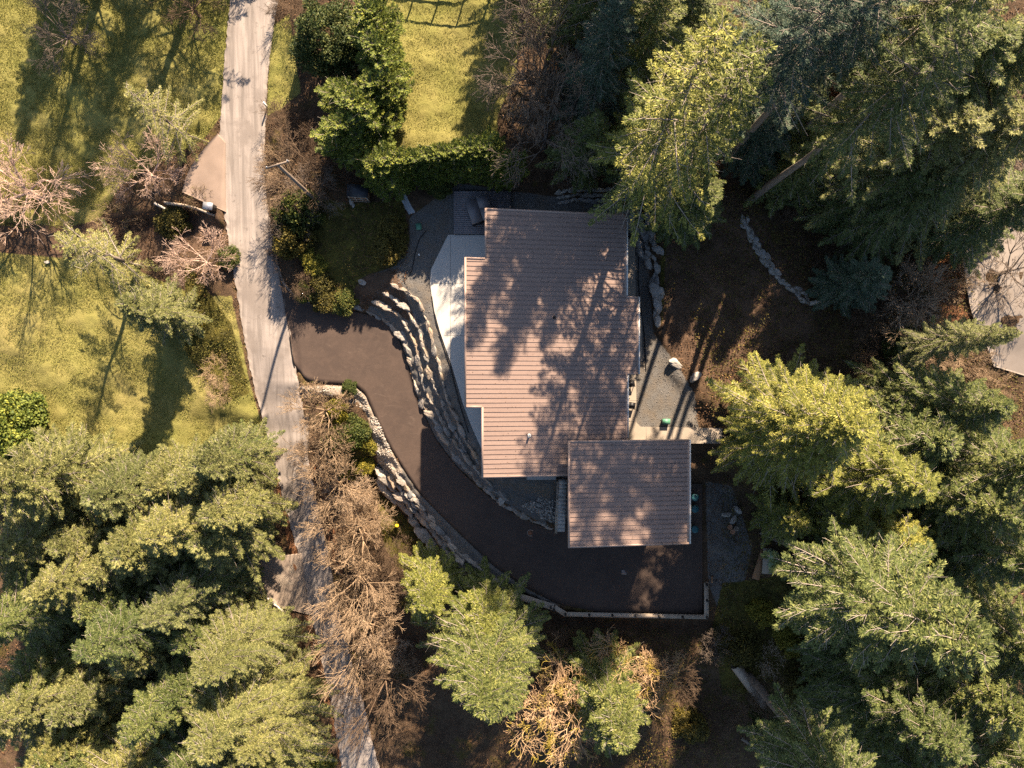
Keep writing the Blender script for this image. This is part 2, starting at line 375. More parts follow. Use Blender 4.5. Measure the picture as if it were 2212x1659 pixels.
def asphalt_new():
    t = NT('new_asphalt'); a = t.noise(.35, 5, .6); b = t.noise(45, 3, .7); d = t.noise(1.6, 4, .6, dist=1.0)
    c = t.mix(t.ramp(a, .3, .7), (.048, .032, .026), (.082, .055, .042))
    c = t.mix(t.math('MULTIPLY', t.ramp(d, .45, .75), .4), c, (.13, .088, .066))
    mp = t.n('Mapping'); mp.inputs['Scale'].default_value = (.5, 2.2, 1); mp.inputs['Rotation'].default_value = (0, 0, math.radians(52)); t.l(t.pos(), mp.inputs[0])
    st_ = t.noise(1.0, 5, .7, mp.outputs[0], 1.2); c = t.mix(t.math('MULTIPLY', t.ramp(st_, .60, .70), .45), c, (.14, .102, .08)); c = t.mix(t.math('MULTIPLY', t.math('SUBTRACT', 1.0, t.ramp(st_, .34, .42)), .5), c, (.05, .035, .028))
    c = t.mix(t.ramp(t.noise(22, 2, .5), .70, .73), c, (.20, .14, .085))
    c = t.mix(.35, c, t.mix(b, (.012, .011, .011), (.095, .075, .063)))
    return t.bsdf(c, .8, .3, bump=b, bstr=.35, bdist=.012)
M['drive'] = asphalt_new()
def asphalt_old():
    t = NT('worn_road_asphalt')
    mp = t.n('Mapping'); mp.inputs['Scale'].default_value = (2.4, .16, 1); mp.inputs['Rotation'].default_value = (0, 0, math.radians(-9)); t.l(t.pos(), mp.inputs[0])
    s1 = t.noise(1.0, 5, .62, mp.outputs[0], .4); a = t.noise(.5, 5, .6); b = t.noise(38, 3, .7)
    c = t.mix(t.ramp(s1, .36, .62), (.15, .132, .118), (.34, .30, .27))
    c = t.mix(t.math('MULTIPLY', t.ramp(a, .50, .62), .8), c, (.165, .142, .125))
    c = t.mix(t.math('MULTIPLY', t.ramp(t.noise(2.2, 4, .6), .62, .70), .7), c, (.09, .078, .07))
    vo = t.n('TexVoronoi'); vo.feature = 'DISTANCE_TO_EDGE'; vo.inputs['Scale'].default_value = .55
    wv = t.n('Mapping'); wv.inputs['Scale'].default_value = (1, 1, 0); t.l(t.pos(), wv.inputs[0])
    nv = t.n('TexNoise'); nv.inputs['Scale'].default_value = 1.3; t.l(wv.outputs[0], nv.inputs['Vector'])
    vv = t.n('VectorMath'); vv.operation = 'ADD'; t.l(wv.outputs[0], vv.inputs[0]); t.l(nv.outputs['Color'], vv.inputs[1]); t.l(vv.outputs[0], vo.inputs['Vector'])
    crack = t.ramp(vo.outputs['Distance'], .004, .016, (1, 1, 1, 1), (0, 0, 0, 1))
    c = t.mix(t.math('MULTIPLY', crack, t.math('MULTIPLY', t.ramp(t.noise(.35, 3), .55, .7), .5)), c, (.06, .05, .045))
    c = t.mix(.3, c, t.mix(b, (.06, .05, .045), (.48, .42, .38)))
    return t.bsdf(c, .85, .25, bump=b, bstr=.4, bdist=.015)
M['road'] = asphalt_old()
def ground_mat():
    t = NT('ground_soil_and_turf')
    at_ = t.n('VertexColor'); at_.layer_name = 'mask'; sp = t.n('SeparateColor'); t.l(at_.outputs[0], sp.inputs[0])
    at2 = t.n('VertexColor'); at2.layer_name = 'mask2'; sp2 = t.n('SeparateColor'); t.l(at2.outputs[0], sp2.inputs[0])
    big = t.noise(.16, 5, .6); mid = t.noise(1.1, 5, .65); fine = t.noise(9, 5, .7); vf = t.noise(32, 3, .7)
    lit = t.mix(t.ramp(mid, .3, .7), (.045, .030, .020), (.105, .072, .046))
    lit = t.mix(t.ramp(fine, .48, .70), lit, (.15, .095, .058))
    lit = t.mix(t.math('MULTIPLY', t.ramp(t.noise(.5, 5, .7), .54, .66), .65), lit, (.10, .085, .018))
    edge = t.math('MULTIPLY', t.math('SUBTRACT', t.noise(3.0, 5, .7), .5), .5)
    def msk(s_): return t.ramp(t.math('ADD', s_, edge), .42, .58)
    lawn = t.mix(t.ramp(mid, .3, .7), (.165, .175, .044), (.225, .22, .062))
    lawn = t.mix(t.math('MULTIPLY', t.ramp(big, .3, .7), .6), lawn, (.33, .26, .11))
    lawn = t.mix(t.math('MULTIPLY', t.ramp(fine, .4, .7), .28), lawn, (.13, .145, .03))
    grav = t.mix(t.ramp(vf, .3, .72), (.055, .055, .055), (.23, .22, .205))
    grav = t.mix(t.math('MULTIPLY', t.ramp(mid, .42, .68), .6), grav, (.15, .12, .085))
    mossc = t.mix(t.ramp(mid, .35, .65), (.045, .042, .014), (.125, .11, .026))
    dirt = t.mix(t.ramp(mid, .3, .7), (.075, .048, .032), (.16, .105, .070)); dirt = t.mix(t.math('MULTIPLY', t.ramp(fine, .4, .7), .5), dirt, (.08, .055, .04))
    pale = t.mix(t.ramp(fine, .35, .65), (.22, .18, .14), (.44, .37, .30))
    rust = t.mix(t.ramp(fine, .35, .65), (.10, .05, .028), (.25, .12, .06))
    c = lit
    c = t.mix(msk(sp.outputs[0]), c, lawn); c = t.mix(msk(sp.outputs[1]), c, grav); c = t.mix(msk(sp.outputs[2]), c, mossc)
    c = t.mix(msk(sp2.outputs[0]), c, dirt); c = t.mix(msk(sp2.outputs[1]), c, pale); c = t.mix(msk(sp2.outputs[2]), c, rust)
    h = t.math('ADD', t.math('MULTIPLY', fine, .7), t.math('MULTIPLY', vf, .5))
    return t.bsdf(c, .95, .1, bump=h, bstr=.9, bdist=.09)
M['ground'] = ground_mat()
def stone(name, cols):
    t = NT(name); oi = t.n('ObjectInfo').outputs['Random']; r = t.n('ValToRGB')
    r.color_ramp.elements[0].color = cols[0] + (1,); r.color_ramp.elements[1].color = cols[-1] + (1,)
    for i, c in enumerate(cols[1:-1]): e = r.color_ramp.elements.new((i + 1) / (len(cols) - 1)); e.color = c + (1,)
    t.l(oi, r.inputs[0]); a = t.noise(3, 6, .7); b = t.noise(14, 4, .7)
    c = t.mix(t.ramp(a, .42, .68), r.outputs[0], t.mix(1.0, r.outputs[0], (.55, .52, .48, 1), 'MULTIPLY'))
    c = t.mix(t.math('MULTIPLY', t.ramp(b, .5, .7), .45), c, (.42, .37, .31))
    return t.bsdf(c, .9, .2, bump=a, bstr=.6, bdist=.06)
M['stone'] = stone('granite_boulder', [(.25, .235, .22), (.36, .28, .20), (.20, .21, .215), (.42, .37, .31), (.29, .25, .21)])
M['stonew'] = stone('pale_stone', [(.34, .325, .30), (.42, .39, .35), (.29, .29, .295)])
M['wood'] = bark('weathered_timber', (.30, .245, .19), (.46, .39, .31))
M['woodo'] = bark('orange_plank', (.20, .11, .06), (.36, .21, .12))
M['deck'] = simple('dark_decking', (.19, .175, .185), .2, 3, .6)
M['black'] = simple('black_plastic', (.012, .012, .014), .2, 5, .45)
M['tub'] = simple('charcoal_vinyl', (.17, .16, .17), .12, 3, .5)
M['green'] = simple('green_plastic', (.10, .26, .17), .15, 4, .45)
M['teal'] = simple('teal_plastic', (.03, .11, .13), .12, 4, .4)
M['tank'] = simple('pale_green_enamel', (.26, .36, .22), .2, 5, .4)
M['terra'] = simple('terracotta', (.42, .23, .14), .15, 8, .85)
M['metal'] = simple('galvanised_metal', (.42, .43, .45), .1, 5, .35, .5, .6)
M['iron'] = simple('rusty_iron', (.20, .085, .045), .35, 14, .75)
M['yel'] = simple('yellow_plastic', (.70, .50, .03), .1, 5, .4)
M['shing'] = simple('dark_glass_roof', (.025, .028, .035), .3, 5, .35)

# ------------------------------------------------------------------ ground sheet
def axis(lo, hi, step, far):
    a = np.arange(lo, hi + step, step); out = [a]; s = step; l = []; r = []; x = lo; y = a[-1]
    while x > -far: s *= 1.28; x -= s; l.append(x); y += s; r.append(y)
    return np.concatenate([np.array(l[::-1]), a, np.array(r)])
gu = axis(-70, 2282, 5.0, 90000); gv = axis(-70, 1729, 5.0, 90000)
U, V_ = np.meshgrid(gu, gv); uf = U.ravel(); vf_ = V_.ravel()
zz = hgt(np.stack([uf, vf_], 1))
drive_poly = DRIVE_IN + DRIVE_OUT[::-1]; road_poly = ROAD_L + ROAD_R[::-1]
PATIO = [(968, 507), (1060, 507), (1060, 985), (1047, 985), (1020, 925), (1000, 872), (976, 790), (950, 715), (935, 660), (929, 610), (931, 582)]
nm = (np.abs(uf - CX) < 1400) & (np.abs(vf_ - CY) < 1100)
sd = np.full(len(uf), -1e3); sr = sd.copy()
sd[nm] = sdist(drive_poly, uf[nm], vf_[nm]); sr[nm] = sdist(road_poly, uf[nm], vf_[nm])
far_road = (~nm) & inside(road_poly, uf, vf_); sr[far_road] = 5
rough_ = (vnoise(uf, vf_, 9, 1) - .5) * .10 + (vnoise(uf, vf_, 33, 2) - .5) * .22
rough_ *= np.clip(-np.maximum(sd, sr) / 12, 0, 1)
pad = inside([(900, 470), (985, 400), (1380, 440), (1400, 600), (1500, 920), (1530, 1350), (1228, 1150), (1041, 1060), (960, 900), (900, 650)], uf, vf_)
rough_[pad] *= .15
zz = zz + rough_ * nm
zz = zz - .22 * np.clip((np.maximum(sd, sr) + 3) / 6, 0, 1)
VG = unp(uf, vf_, zz)
ny, nx = U.shape
ii = np.arange(ny * nx).reshape(ny, nx)
q = np.stack([ii[:-1, :-1].ravel(), ii[1:, :-1].ravel(), ii[1:, 1:].ravel(), ii[:-1, 1:].ravel()], 1)
gme = mk('ground', VG, [q], M['ground'], smooth=True)
LAWNS = [[(-400, -400), (505, -400), (497, 0), (478, 250), (440, 300), (330, 360), (260, 400), (215, 475), (100, 500), (-60, 480), (-400, 480)],
         [(-400, 560), (0, 545), (180, 560), (250, 560), (330, 600), (430, 640), (500, 640), (540, 830), (575, 950), (400, 1000), (200, 1000), (0, 1100), (-400, 1100)],
         [(835, -60), (1135, -60), (1120, 60), (1115, 160), (1075, 250), (1075, 310), (780, 350), (800, 290), (835, 200), (825, 100)],
         [(585, 60), (625, 30), (650, 200), (600, 240), (576, 250)]]
GRAV = [[(790, 672), (850, 600), (900, 640), (940, 740), (975, 860), (1041, 1000), (1180, 1120), (1180, 1136), (1050, 1062), (985, 1005), (940, 945), (905, 868), (885, 800), (868, 745), (840, 700)], [(862, 1000), (905, 1066), (1012, 1172), (1125, 1265), (1205, 1306), (1195, 1318), (1080, 1285), (960, 1190), (880, 1080), (845, 1010)],
        [(760, 655), (790, 600), (850, 575), (885, 530), (885, 470), (985, 395), (1120, 415), (1380, 448), (1400, 560), (1412, 720), (1470, 800), (1500, 850), (1510, 930), (1300, 1030), (1240, 1150), (1170, 1120), (1050, 1060), (985, 960), (945, 860), (930, 780), (900, 690), (850, 640)],
        [(1524, 1040), (1580, 1050), (1625, 1180), (1600, 1290), (1560, 1340), (1530, 1260)]]
MOSS = [[(655, 520), (690, 430), (760, 440), (870, 430), (885, 520), (850, 575), (790, 595), (740, 660), (660, 655)], [(810, 1060), (850, 1090), (940, 1190), (1010, 1290), (900, 1290), (830, 1180)],
        [(1560, 1260), (1720, 1240), (1800, 1400), (1700, 1560), (1560, 1500), (1540, 1350)], [(1430, 700), (1480, 560), (1440, 500), (1425, 560)],
        [(700, 870), (790, 960), (830, 1030), (780, 1050), (700, 1000)], [(400, 560), (500, 700), (540, 850), (480, 870), (400, 760)]]
DIRT = [[(1440, 500), (1480, 440), (1620, 450), (1760, 660), (1720, 860), (1560, 860), (1430, 740)], [(395, 400), (440, 330), (480, 270), (480, 460), (440, 440)], [(0, 480), (170, 490), (240, 460), (470, 455), (480, 520), (350, 560), (160, 560), (0, 545)],
        [(780, 600), (850, 580), (870, 620), (900, 700), (820, 665), (750, 650)]]
PALE = [[(640, 835), (720, 832), (770, 838), (795, 860), (830, 940), (870, 1020), (862, 1040), (820, 1015), (795, 900), (760, 850), (650, 860)], [(540, 1190), (640, 1200), (665, 1300), (600, 1320), (545, 1260)], [(600, 900), (668, 900), (665, 980), (640, 960)]]
RUST = [[(585, 955), (600, 960), (660, 1180), (700, 1330), (755, 1659), (735, 1659), (640, 1250), (600, 1080)], [(1980, 560), (2080, 520), (2100, 700), (2060, 720)], [(665, 1000), (700, 1000), (740, 1250), (712, 1200)], [(1760, 180), (1830, 180), (1800, 330), (1760, 300)]]
EDGESOFT = 9.0
def mask(polys):
    m = np.zeros(len(uf)); uu, vv = uf[nm], vf_[nm]
    for p in polys: m[nm] = np.maximum(m[nm], np.clip(sdist(p, uu, vv) / (2 * EDGESOFT) + .5, 0, 1))
    return m
ml = mask(LAWNS)
for nme, chans in (('mask', (ml, mask(GRAV), mask(MOSS))), ('mask2', (mask(DIRT), mask(PALE), mask(RUST)))):
    a = gme.color_attributes.new(nme, 'FLOAT_COLOR', 'POINT')
    arr = np.ones((len(uf), 4), np.float32)
    for k, cN in enumerate(chans): arr[:, k] = cN
    a.data.foreach_set('color', arr.ravel())
g = obj('ground', gme); tag(g, kind='structure')

def ribbon(name, A, B, mat, n=200, m=8, dz=0.0, thick=0.0, wob=0.0):
    A = np.array(A, float); B = np.array(B, float)
    if len(A) != len(B):        # pair the two edges by their position along the picture height
        A = np.stack([np.interp(B[:, 1], A[:, 1], A[:, 0]), B[:, 1]], 1)
    t = np.linspace(0, len(A) - 1, n); k = np.arange(len(A))
    def sm(X):
        Y = np.stack([np.interp(t, k, X[:, 0]), np.interp(t, k, X[:, 1])], 1)
        w = 5; pad_ = np.concatenate([np.repeat(Y[:1], w, 0), Y, np.repeat(Y[-1:], w, 0)])
        ker = np.ones(2 * w + 1) / (2 * w + 1)
        return np.stack([np.convolve(pad_[:, 0], ker, 'valid'), np.convolve(pad_[:, 1], ker, 'valid')], 1)
    A2, B2 = sm(A), sm(B)
    if wob:
        r = np.random.default_rng(3)
        A2 += (vnoise(A2[:, 1], A2[:, 0], 6, 4) - .5)[:, None] * np.array([[wob, 0]]); B2 += (vnoise(B2[:, 1], B2[:, 0], 6, 5) - .5)[:, None] * np.array([[wob, 0]])
    s = np.linspace(0, 1, m)
    P = A2[:, None] * (1 - s)[None, :, None] + B2[:, None] * s[None, :, None]
    uv = P.reshape(-1, 2); z = hgt(uv).reshape(n, m)
    zA = z.copy()
    z = z[:, :1] * (1 - s) + z[:, -1:] * s * 1.0
    z = .5 * z + .5 * zA + dz
    ker = np.ones(9) / 9.0
    z = np.stack([np.convolve(np.concatenate([np.repeat(c[:1], 4), c, np.repeat(c[-1:], 4)]), ker, 'valid') for c in z.T], 1)
    V = unp(uv[:, 0], uv[:, 1], z.ravel())
    ii = np.arange(n * m).reshape(n, m)
    f = np.stack([ii[:-1, :-1].ravel(), ii[1:, :-1].ravel(), ii[1:, 1:].ravel(), ii[:-1, 1:].ravel()], 1)
    # skirts down on both sides so that the slab has an edge
    low = V.copy(); low[:, 2] -= .12
    V2 = np.concatenate([V, low]); N = n * m
    e = []
    for c in (0, m - 1):
        a, b = ii[:-1, c], ii[1:, c]; e.append(np.stack([a, b, b + N, a + N], 1))
    for r_ in (0, n - 1):
        a, b = ii[r_, :-1], ii[r_, 1:]; e.append(np.stack([a, b, b + N, a + N], 1))
    me = mk(name, V2, [f] + e, mat, smooth=False)
    o = obj(name, me); tag(o, kind='structure'); return o
ribbon('road', ROAD_L, ROAD_R, M['road'], 420, 12, 0.0, wob=5)
drv = ribbon('driveway', DRIVE_IN, DRIVE_OUT, M['drive'], 320, 16, 0.012)
from mathutils.bvhtree import BVHTree
DBVH = BVHTree.FromPolygons([v.co[:] for v in drv.data.vertices], [p_.vertices[:] for p_ in drv.data.polygons])
def on_drive(u, v, dz):
    p = gp(u, v)
    for _ in range(5):
        h = DBVH.ray_cast(Vector((p.x, p.y, 20)), Vector((0, 0, -1)))[0]
        if h is None: return gp(u, v, dz)
        p = at(u, v, h.z)
    return Vector((p.x, p.y, h.z + dz))
ribbon('side_road', [(2075, 520), (2085, 600), (2100, 690), (2130, 740), (2150, 800)], [(2260, 440), (2270, 600), (2280, 700), (2290, 760), (2300, 850)], concrete('side_road_asphalt', (.27, .235, .205), .25), 40, 8, .16)
ribbon('pull_out', [(474, 285), (440, 320), (405, 370), (392, 420)], [(486, 300), (486, 360), (486, 420), (488, 462)], concrete('dusty_pull_out', (.30, .23, .185), .25), 40, 8, .10)
ribbon('pull_out', [(548, 1205), (545, 1235), (548, 1262), (612, 1318)], [(650, 1190), (655, 1240), (660, 1280), (676, 1335)], concrete('worn_pull_out', (.31, .25, .20), .3), 40, 8, .10)
kl = [(588, 500), (596, 560), (610, 612), (640, 642), (672, 656)]
ribbon('kerb', sh(kl, -1.5, 1.5), sh(kl, 2.2, -2.2), M['kerb'], 60, 3, .12)
kl2 = [(625, 720), (630, 770), (640, 812)]
ribbon('kerb', sh(kl2, -1, 0), sh(kl2, 1.5, 0), M['black'], 20, 2, .03)

def slab(name, poly, z, th, mat, parent=None, kind='structure'):
    P = [at(u, v, z) for u, v in poly]; P2 = [(p.x, p.y) for p in P]
    ar = sum(P2[i][0] * P2[(i + 1) % len(P2)][1] - P2[(i + 1) % len(P2)][0] * P2[i][1] for i in range(len(P2)))
    if ar < 0: P2 = P2[::-1]
    mb = MB().prism(P2, z - th, z); o = mb.build(name, mat, parent)
    if parent is None and kind: tag(o, kind=kind)
    return o
pt = slab('patio', PATIO, 0.06, .25, M['patio'])
def joints(parent, segs, z, w=.02):
    mb = MB()
    for (a, b) in segs:
        p, q_ = at(*a, z), at(*b, z); d = q_ - p
        mb.box(((p.x + q_.x) / 2, (p.y + q_.y) / 2, z + .001), (d.length, w, .006), math.atan2(d.y, d.x))
    return mb.build('joint', M['joint'], parent)
joints(pt, [((973, 509), (973, 824)), ((931, 612), (1047, 612)), ((958, 725), (1047, 725)), ((1003, 870), (1047, 870))], .06)
w1 = slab('walkway', [(1328, 453), (1371, 453), (1373, 640), (1328, 640)], .05, .2, M['walk'])
joints(w1, [((1350, 555), (1372, 555)), ((1350, 610), (1372, 610)), ((1350, 500), (1372, 500))], .05)
w2 = slab('walkway', [(1370, 682), (1386.5, 682), (1387.5, 780), (1370, 780)], .05, .2, M['walk']); joints(w2, [((1375, 715), (1387, 715)), ((1375, 750), (1387, 750))], .05)
w3 = slab('walkway', [(1340, 800), (1374, 800), (1375, 913), (1384, 922), (1560, 925), (1560, 958), (1340, 958)], .05, .2, M['walk'])
joints(w3, [((1352, 822), (1375, 822)), ((1352, 865), (1375, 865)), ((1352, 910), (1375, 910)), ((1396, 923), (1396, 956)), ((1453, 924), (1453, 956)), ((1510, 925), (1510, 957))], .05)
pc = [(790, 404), (815, 401), (845, 402), (868, 410), (880, 427), (889, 446), (899, 462)]
pw = [(790, 413), (816, 411), (842, 412), (858, 418), (868, 432), (876, 450), (884, 466)]
pth = ribbon('path', pc, pw, M['path'], 50, 4, .08, wob=3)

# ------------------------------------------------------------------ house
RA, RB = 5.475, -0.175          # main roof plane z = RA + RB x
GA, GB = 6.75, -0.13            # garage roof plane z = GA + GB x
def onplane(u, v, a, b):
    du, dv = u - CX, v - CY
    x = du * (CAMH - a) / (F + du * b); z = a + b * x; return (x, -dv / F * (CAMH - z), z)
house = empty('house', (2.0, 3.0, 0.0)); tag(house, 'low modern house with large brown standing seam metal roofs beside pale concrete patio', 'house')
HO = np.array([2.0, 3.0, 0.0])
def hbuild(mb, name, mat, parent=house):
    me = mb.mesh(name, mat)
    o = obj(name, me, parent)
    if parent is house: o.location = tuple(-HO)
    return o
YT = onplane(1048, 450, RA, RB)[1]; XTL = onplane(1048, 450, RA, RB)[0]
xl = onplane(1004, 700, RA, RB)[0]; xb = onplane(1041, 950, RA, RB)[0]
x1 = onplane(1352, 500, RA, RB)[0]; x2 = onplane(1378, 700, RA, RB)[0]; x3 = onplane(1354, 900, RA, RB)[0]
ya = onplane(1004, 556, RA, RB)[1]; yb = onplane(1004, 880, RA, RB)[1]; y1 = onplane(1378, 641, RA, RB)[1]; y2 = onplane(1378, 808, RA, RB)[1]
ybot = onplane(1041, 1032, RA, RB)[1]
MAIN = [(XTL, YT), (XTL, ya), (xl, ya), (xl, yb), (xb, yb), (xb, ybot), (x3, ybot), (x3, y2), (x2, y2), (x2, y1), (x1, y1), (x1, YT)]
gx0, gy0 = onplane(1228, 953, GA, GB)[:2]; gx1 = onplane(1488, 1070, GA, GB)[0]; gy1 = onplane(1228, 1183, GA, GB)[1]
GAR = [(gx0, gy0), (gx0, gy1), (gx1, gy1), (gx1, gy0)]
def roof(poly, a, b, name):
    z = np.array([a + b * p[0] for p in poly])
    th = .20
    mb = MB().prism(poly, z - th, z); o = hbuild(mb, name, M['roof'])
    ribs = MB(); ys = [p[1] for p in poly]; y = math.ceil(min(ys) / .3007) * .3007
    th_ = math.atan(b)
    while y < max(ys):
        # x spans
        xs = []
        n = len(poly)
        for i in range(n):
            (xa, ya_), (xb_, yb_) = poly[i], poly[(i + 1) % n]
            if (ya_ > y) != (yb_ > y): xs.append(xa + (xb_ - xa) * (y - ya_) / (yb_ - ya_))
        xs.sort()
        for xa, xb_ in zip(xs[::2], xs[1::2]):
            V = []
            for x in (xa + .05, xb_ - .03):
                zc = a + b * x
                for (dy, dz) in ((-.016, -.01), (.016, -.01), (.010, .026), (-.010, .026)): V.append((x, y + dy, zc + dz))
            ribs.add(V, [[0, 1, 2, 3], [7, 6, 5, 4], [0, 4, 5, 1], [1, 5, 6, 2], [2, 6, 7, 3], [3, 7, 4, 0]])
        y += .3007
    r_ = obj('rib', ribs.mesh('rib', M['roof']), o); tag(r_, kind='stuff')
    tr = MB()
    for i in range(len(poly)):
        (xa, ya_), (xb_, yb_) = poly[i], poly[(i + 1) % len(poly)]
        pa = np.array([xa, ya_, a + b * xa]); pb = np.array([xb_, yb_, a + b * xb_]); d = pb - pa; L = np.linalg.norm(d[:2])
        if L < .3: continue
        nrm = np.array([-d[1], d[0], 0]) / L * -1     # outward for ccw
        V = []
        for p in (pa, pb):
            for (o_, zz_) in ((-.10, .03), (.025, .03), (.025, -.22), (-.10, -.22)): V.append(p + nrm * o_ + np.array([0, 0, zz_]))
        tr.add(V, [[0, 1, 2, 3], [7, 6, 5, 4], [0, 4, 5, 1], [1, 5, 6, 2], [2, 6, 7, 3], [3, 7, 4, 0]])
    obj('edge_trim', tr.mesh('edge_trim', M['trim']), o)
    return o
r1 = roof(MAIN, RA, RB, 'roof'); r2 = roof(GAR, GA, GB, 'roof')
r1['label'] = 'large stepped main roof'; r2['label'] = 'square garage roof stepping above the main roof'
# gutters on the low east side
gt = MB()
for xa, ya_, yb_ in ((x1, YT, y1), (x2, y1, y2), (x3, y2, gy0)):
    gt.box((xa + .09, (ya_ + yb_) / 2, RA + RB * xa - .10), (.11, abs(ya_ - yb_), .13))
gt.box((gx1 + .09, (gy0 + gy1) / 2, GA + GB * gx1 - .1), (.11, abs(gy0 - gy1), .13))
hbuild(gt, 'gutter', M['white'])
# walls
def inset_walls(poly, a, b, zb, ins):
    pts = poly; n = len(pts); P = []
    for i in range(n):
        p0, p, p2 = np.array(pts[i - 1]), np.array(pts[i]), np.array(pts[(i + 1) % n])
        d1 = (p - p0) / np.linalg.norm(p - p0); d2 = (p2 - p) / np.linalg.norm(p2 - p)
        P.append(p + np.array([-d1[1], d1[0]]) * ins + np.array([-d2[1], d2[0]]) * ins)
    z1_ = np.array([a + b * q_[0] - .21 for q_ in P])
    return MB().prism(P, zb, z1_), P
wmb, WP = inset_walls(MAIN, RA, RB, -.5, .55); hbuild(wmb, 'wall', M['wall'])
gmb, GP = inset_walls(GAR, GA, GB, -2.6, .45); hbuild(gmb, 'wall', M['wall'])
hbuild(MB().prism([(xb + .6, ybot + .56), (gx0 + .4, ybot + .56), (gx0 + .4, yb), (xb + .6, yb)], -2.4, -.5), 'foundation_wall', M['kerb'])
def win(x, y, z, w, h, face):
    mb = MB(); sx, sy = (.06, w) if face in 'EW' else (w, .06)
    mb.box((x, y, z), (sx, sy, h)); fr = hbuild(mb, 'window', M['white'])
    s = {'E': (.025, 0), 'W': (-.025, 0), 'N': (0, .025), 'S': (0, -.025)}[face]
    p = MB().box((x + s[0], y + s[1], z), (sx - (.0 if face in 'EW' else .16), sy - (.16 if face in 'EW' else 0), h - .16)); obj('pane', p.mesh('pane', M['glass']), fr)
wx = xl + .55 - .02
for yy in (6.2, 3.2, .6): win(wx, yy, 1.5, 2.2, 2.2, 'W')
for yy in (10.0, 8.0): win(XTL + .55 - .02, yy, 1.7, 1.2, 1.4, 'W')
for yy in (9.5, 7.5): win(x1 - .55 + .02, yy, 1.7, 1.4, 1.2, 'E')
for yy in (3.5, 1.5): win(x2 - .55 + .02, yy, 1.7, 1.4, 1.2, 'E')
win(2.5, YT - .55 + .02, 1.7, 1.6, 1.2, 'N'); win(5.5, YT - .55 + .02, 1.7, 1.6, 1.2, 'N')
win(0, ybot + .55 - .02, 1.7, 1.6, 1.2, 'S')
hbuild(MB().box(((gx0 + gx1) / 2, gy1 + .45 - .02, -1.25), (4.9, .06, 2.4)), 'garage_door', M['white'])
hbuild(MB().box((x3 - .55 + .02, -1.2, 1.1), (.06, 1.0, 2.1)), 'door', M['woodo'])
# roof vents
for (u, v, h, r_, m_) in ((1143, 941, .42, .07, 'white'), (1197, 686, .16, .06, 'black')):
    x, y, z = onplane(u, v, RA, RB); mb = MB().lathe((x, y, z - .05), [(r_ * 2, 0), (r_ * 2, .06), (r_, .08), (r_, h), (r_ * .8, h), (r_ * .8, .1)], 14); hbuild(mb, 'vent_pipe', M[m_])
# stairs between house and garage
st = empty('staircase', at(1214, 1090, -1.2)); tag(st, 'narrow outdoor concrete staircase climbing between garage wall and gravel bed', 'staircase')
so = Vector(st.location)
stp = MB(); NS = 13
zt, zb_ = -.1, -2.42
ytop = at(1214, 1036, zt).y; ybt = at(1214, 1147, zb_).y; sx0 = at(1203, 1090, -1.2).x; sx1 = gx0 + .42
for i in range(NS):
    f0 = i / NS; z = zt + (zb_ + .18 - zt) * i / (NS - 1); y = ytop + (ybt - ytop) * (i + .5) / NS; d = abs(ybt - ytop) / NS
    t_ = MB().box(((sx0 + sx1) / 2 - so.x, y - so.y, z - so.z - .09), (sx1 - sx0, d + .03, .18)); obj('step', t_.mesh('step', M['patio']), st)
rl = MB(); px = sx0 - .06
for k in (0, .33, .66, 1):
    y = ytop + (ybt - ytop) * k; z = zt + (zb_ - zt) * k; rl.box((px - so.x, y - so.y, z - so.z + .4), (.09, .09, 1.1))
obj('rail_post', rl.mesh('rail_post', M['black']), st)
a_ = np.array([px - so.x, ytop - so.y, zt - so.z + .95]); b_ = np.array([px - so.x, ybt - so.y, zb_ - so.z + .95])
for dx in (-.05, .06):
    hr = MB(); V = []
    for p in (a_, b_):
        for (o_, zz_) in ((-.035, .03), (.035, .03), (.035, -.06), (-.035, -.06)): V.append(p + np.array([o_ + dx, 0, zz_]))
    hr.add(V, [[0, 1, 2, 3], [7, 6, 5, 4], [0, 4, 5, 1], [1, 5, 6, 2], [2, 6, 7, 3], [3, 7, 4, 0]]); obj('handrail', hr.mesh('handrail', M['wood']), st)
sw = MB().box((px + .02 - so.x, (ytop + ybt) / 2 - so.y, -1.0), (.1, abs(ytop - ybt), .8)); 
slab('landing', [(1138, 1020), (1201, 1020), (1201, 1036.5), (1138, 1036.5)], -.1, .2, M['patio'])

# deck with hot tub
dk = empty('deck', at(1040, 450, .3)); tag(dk, 'dark grey composite deck at the corner of the house beside the patio', 'deck')
do = Vector(dk.location)
dp = [(980, 411), (1103, 412), (1103, 452), (1075, 505), (980, 505)]
P2 = [(at(u, v, .3).x - do.x, at(u, v, .3).y - do.y) for u, v in dp][::-1]
dbase = MB().prism(P2, -.35, -.03).build('deck_frame', M['black'], dk)
bd = MB(); y = min(p[1] for p in P2)
pol = np.array(P2)
while y < max(p[1] for p in P2) - .05:
    xs = []
    for i in range(len(P2)):
        (xa, ya_), (xb2, yb2) = P2[i], P2[(i + 1) % len(P2)]
        if (ya_ > y + .06) != (yb2 > y + .06): xs.append(xa + (xb2 - xa) * (y + .06 - ya_) / (yb2 - ya_))
    if len(xs) >= 2: bd.box(((min(xs) + max(xs)) / 2, y + .07, -.015), (max(xs) - min(xs), .125, .03))
    y += .14
bd.build('deck_boards', M['deck'], dk)
tb = empty('hot_tub', at(1036, 455, .8) - Vector((0, 0, .5)), math.radians(18)); tb.scale = (.82, .82, .9); tag(tb, 'square hot tub under a charcoal folding cover on the dark deck', 'hot tub')
MB().box((0, 0, .42), (2.0, 2.0, .84)).build('shell', M['black'], tb)
MB().box((-.50, 0, .92), (.98, 2.06, .14)).build('cover', M['tub'], tb)
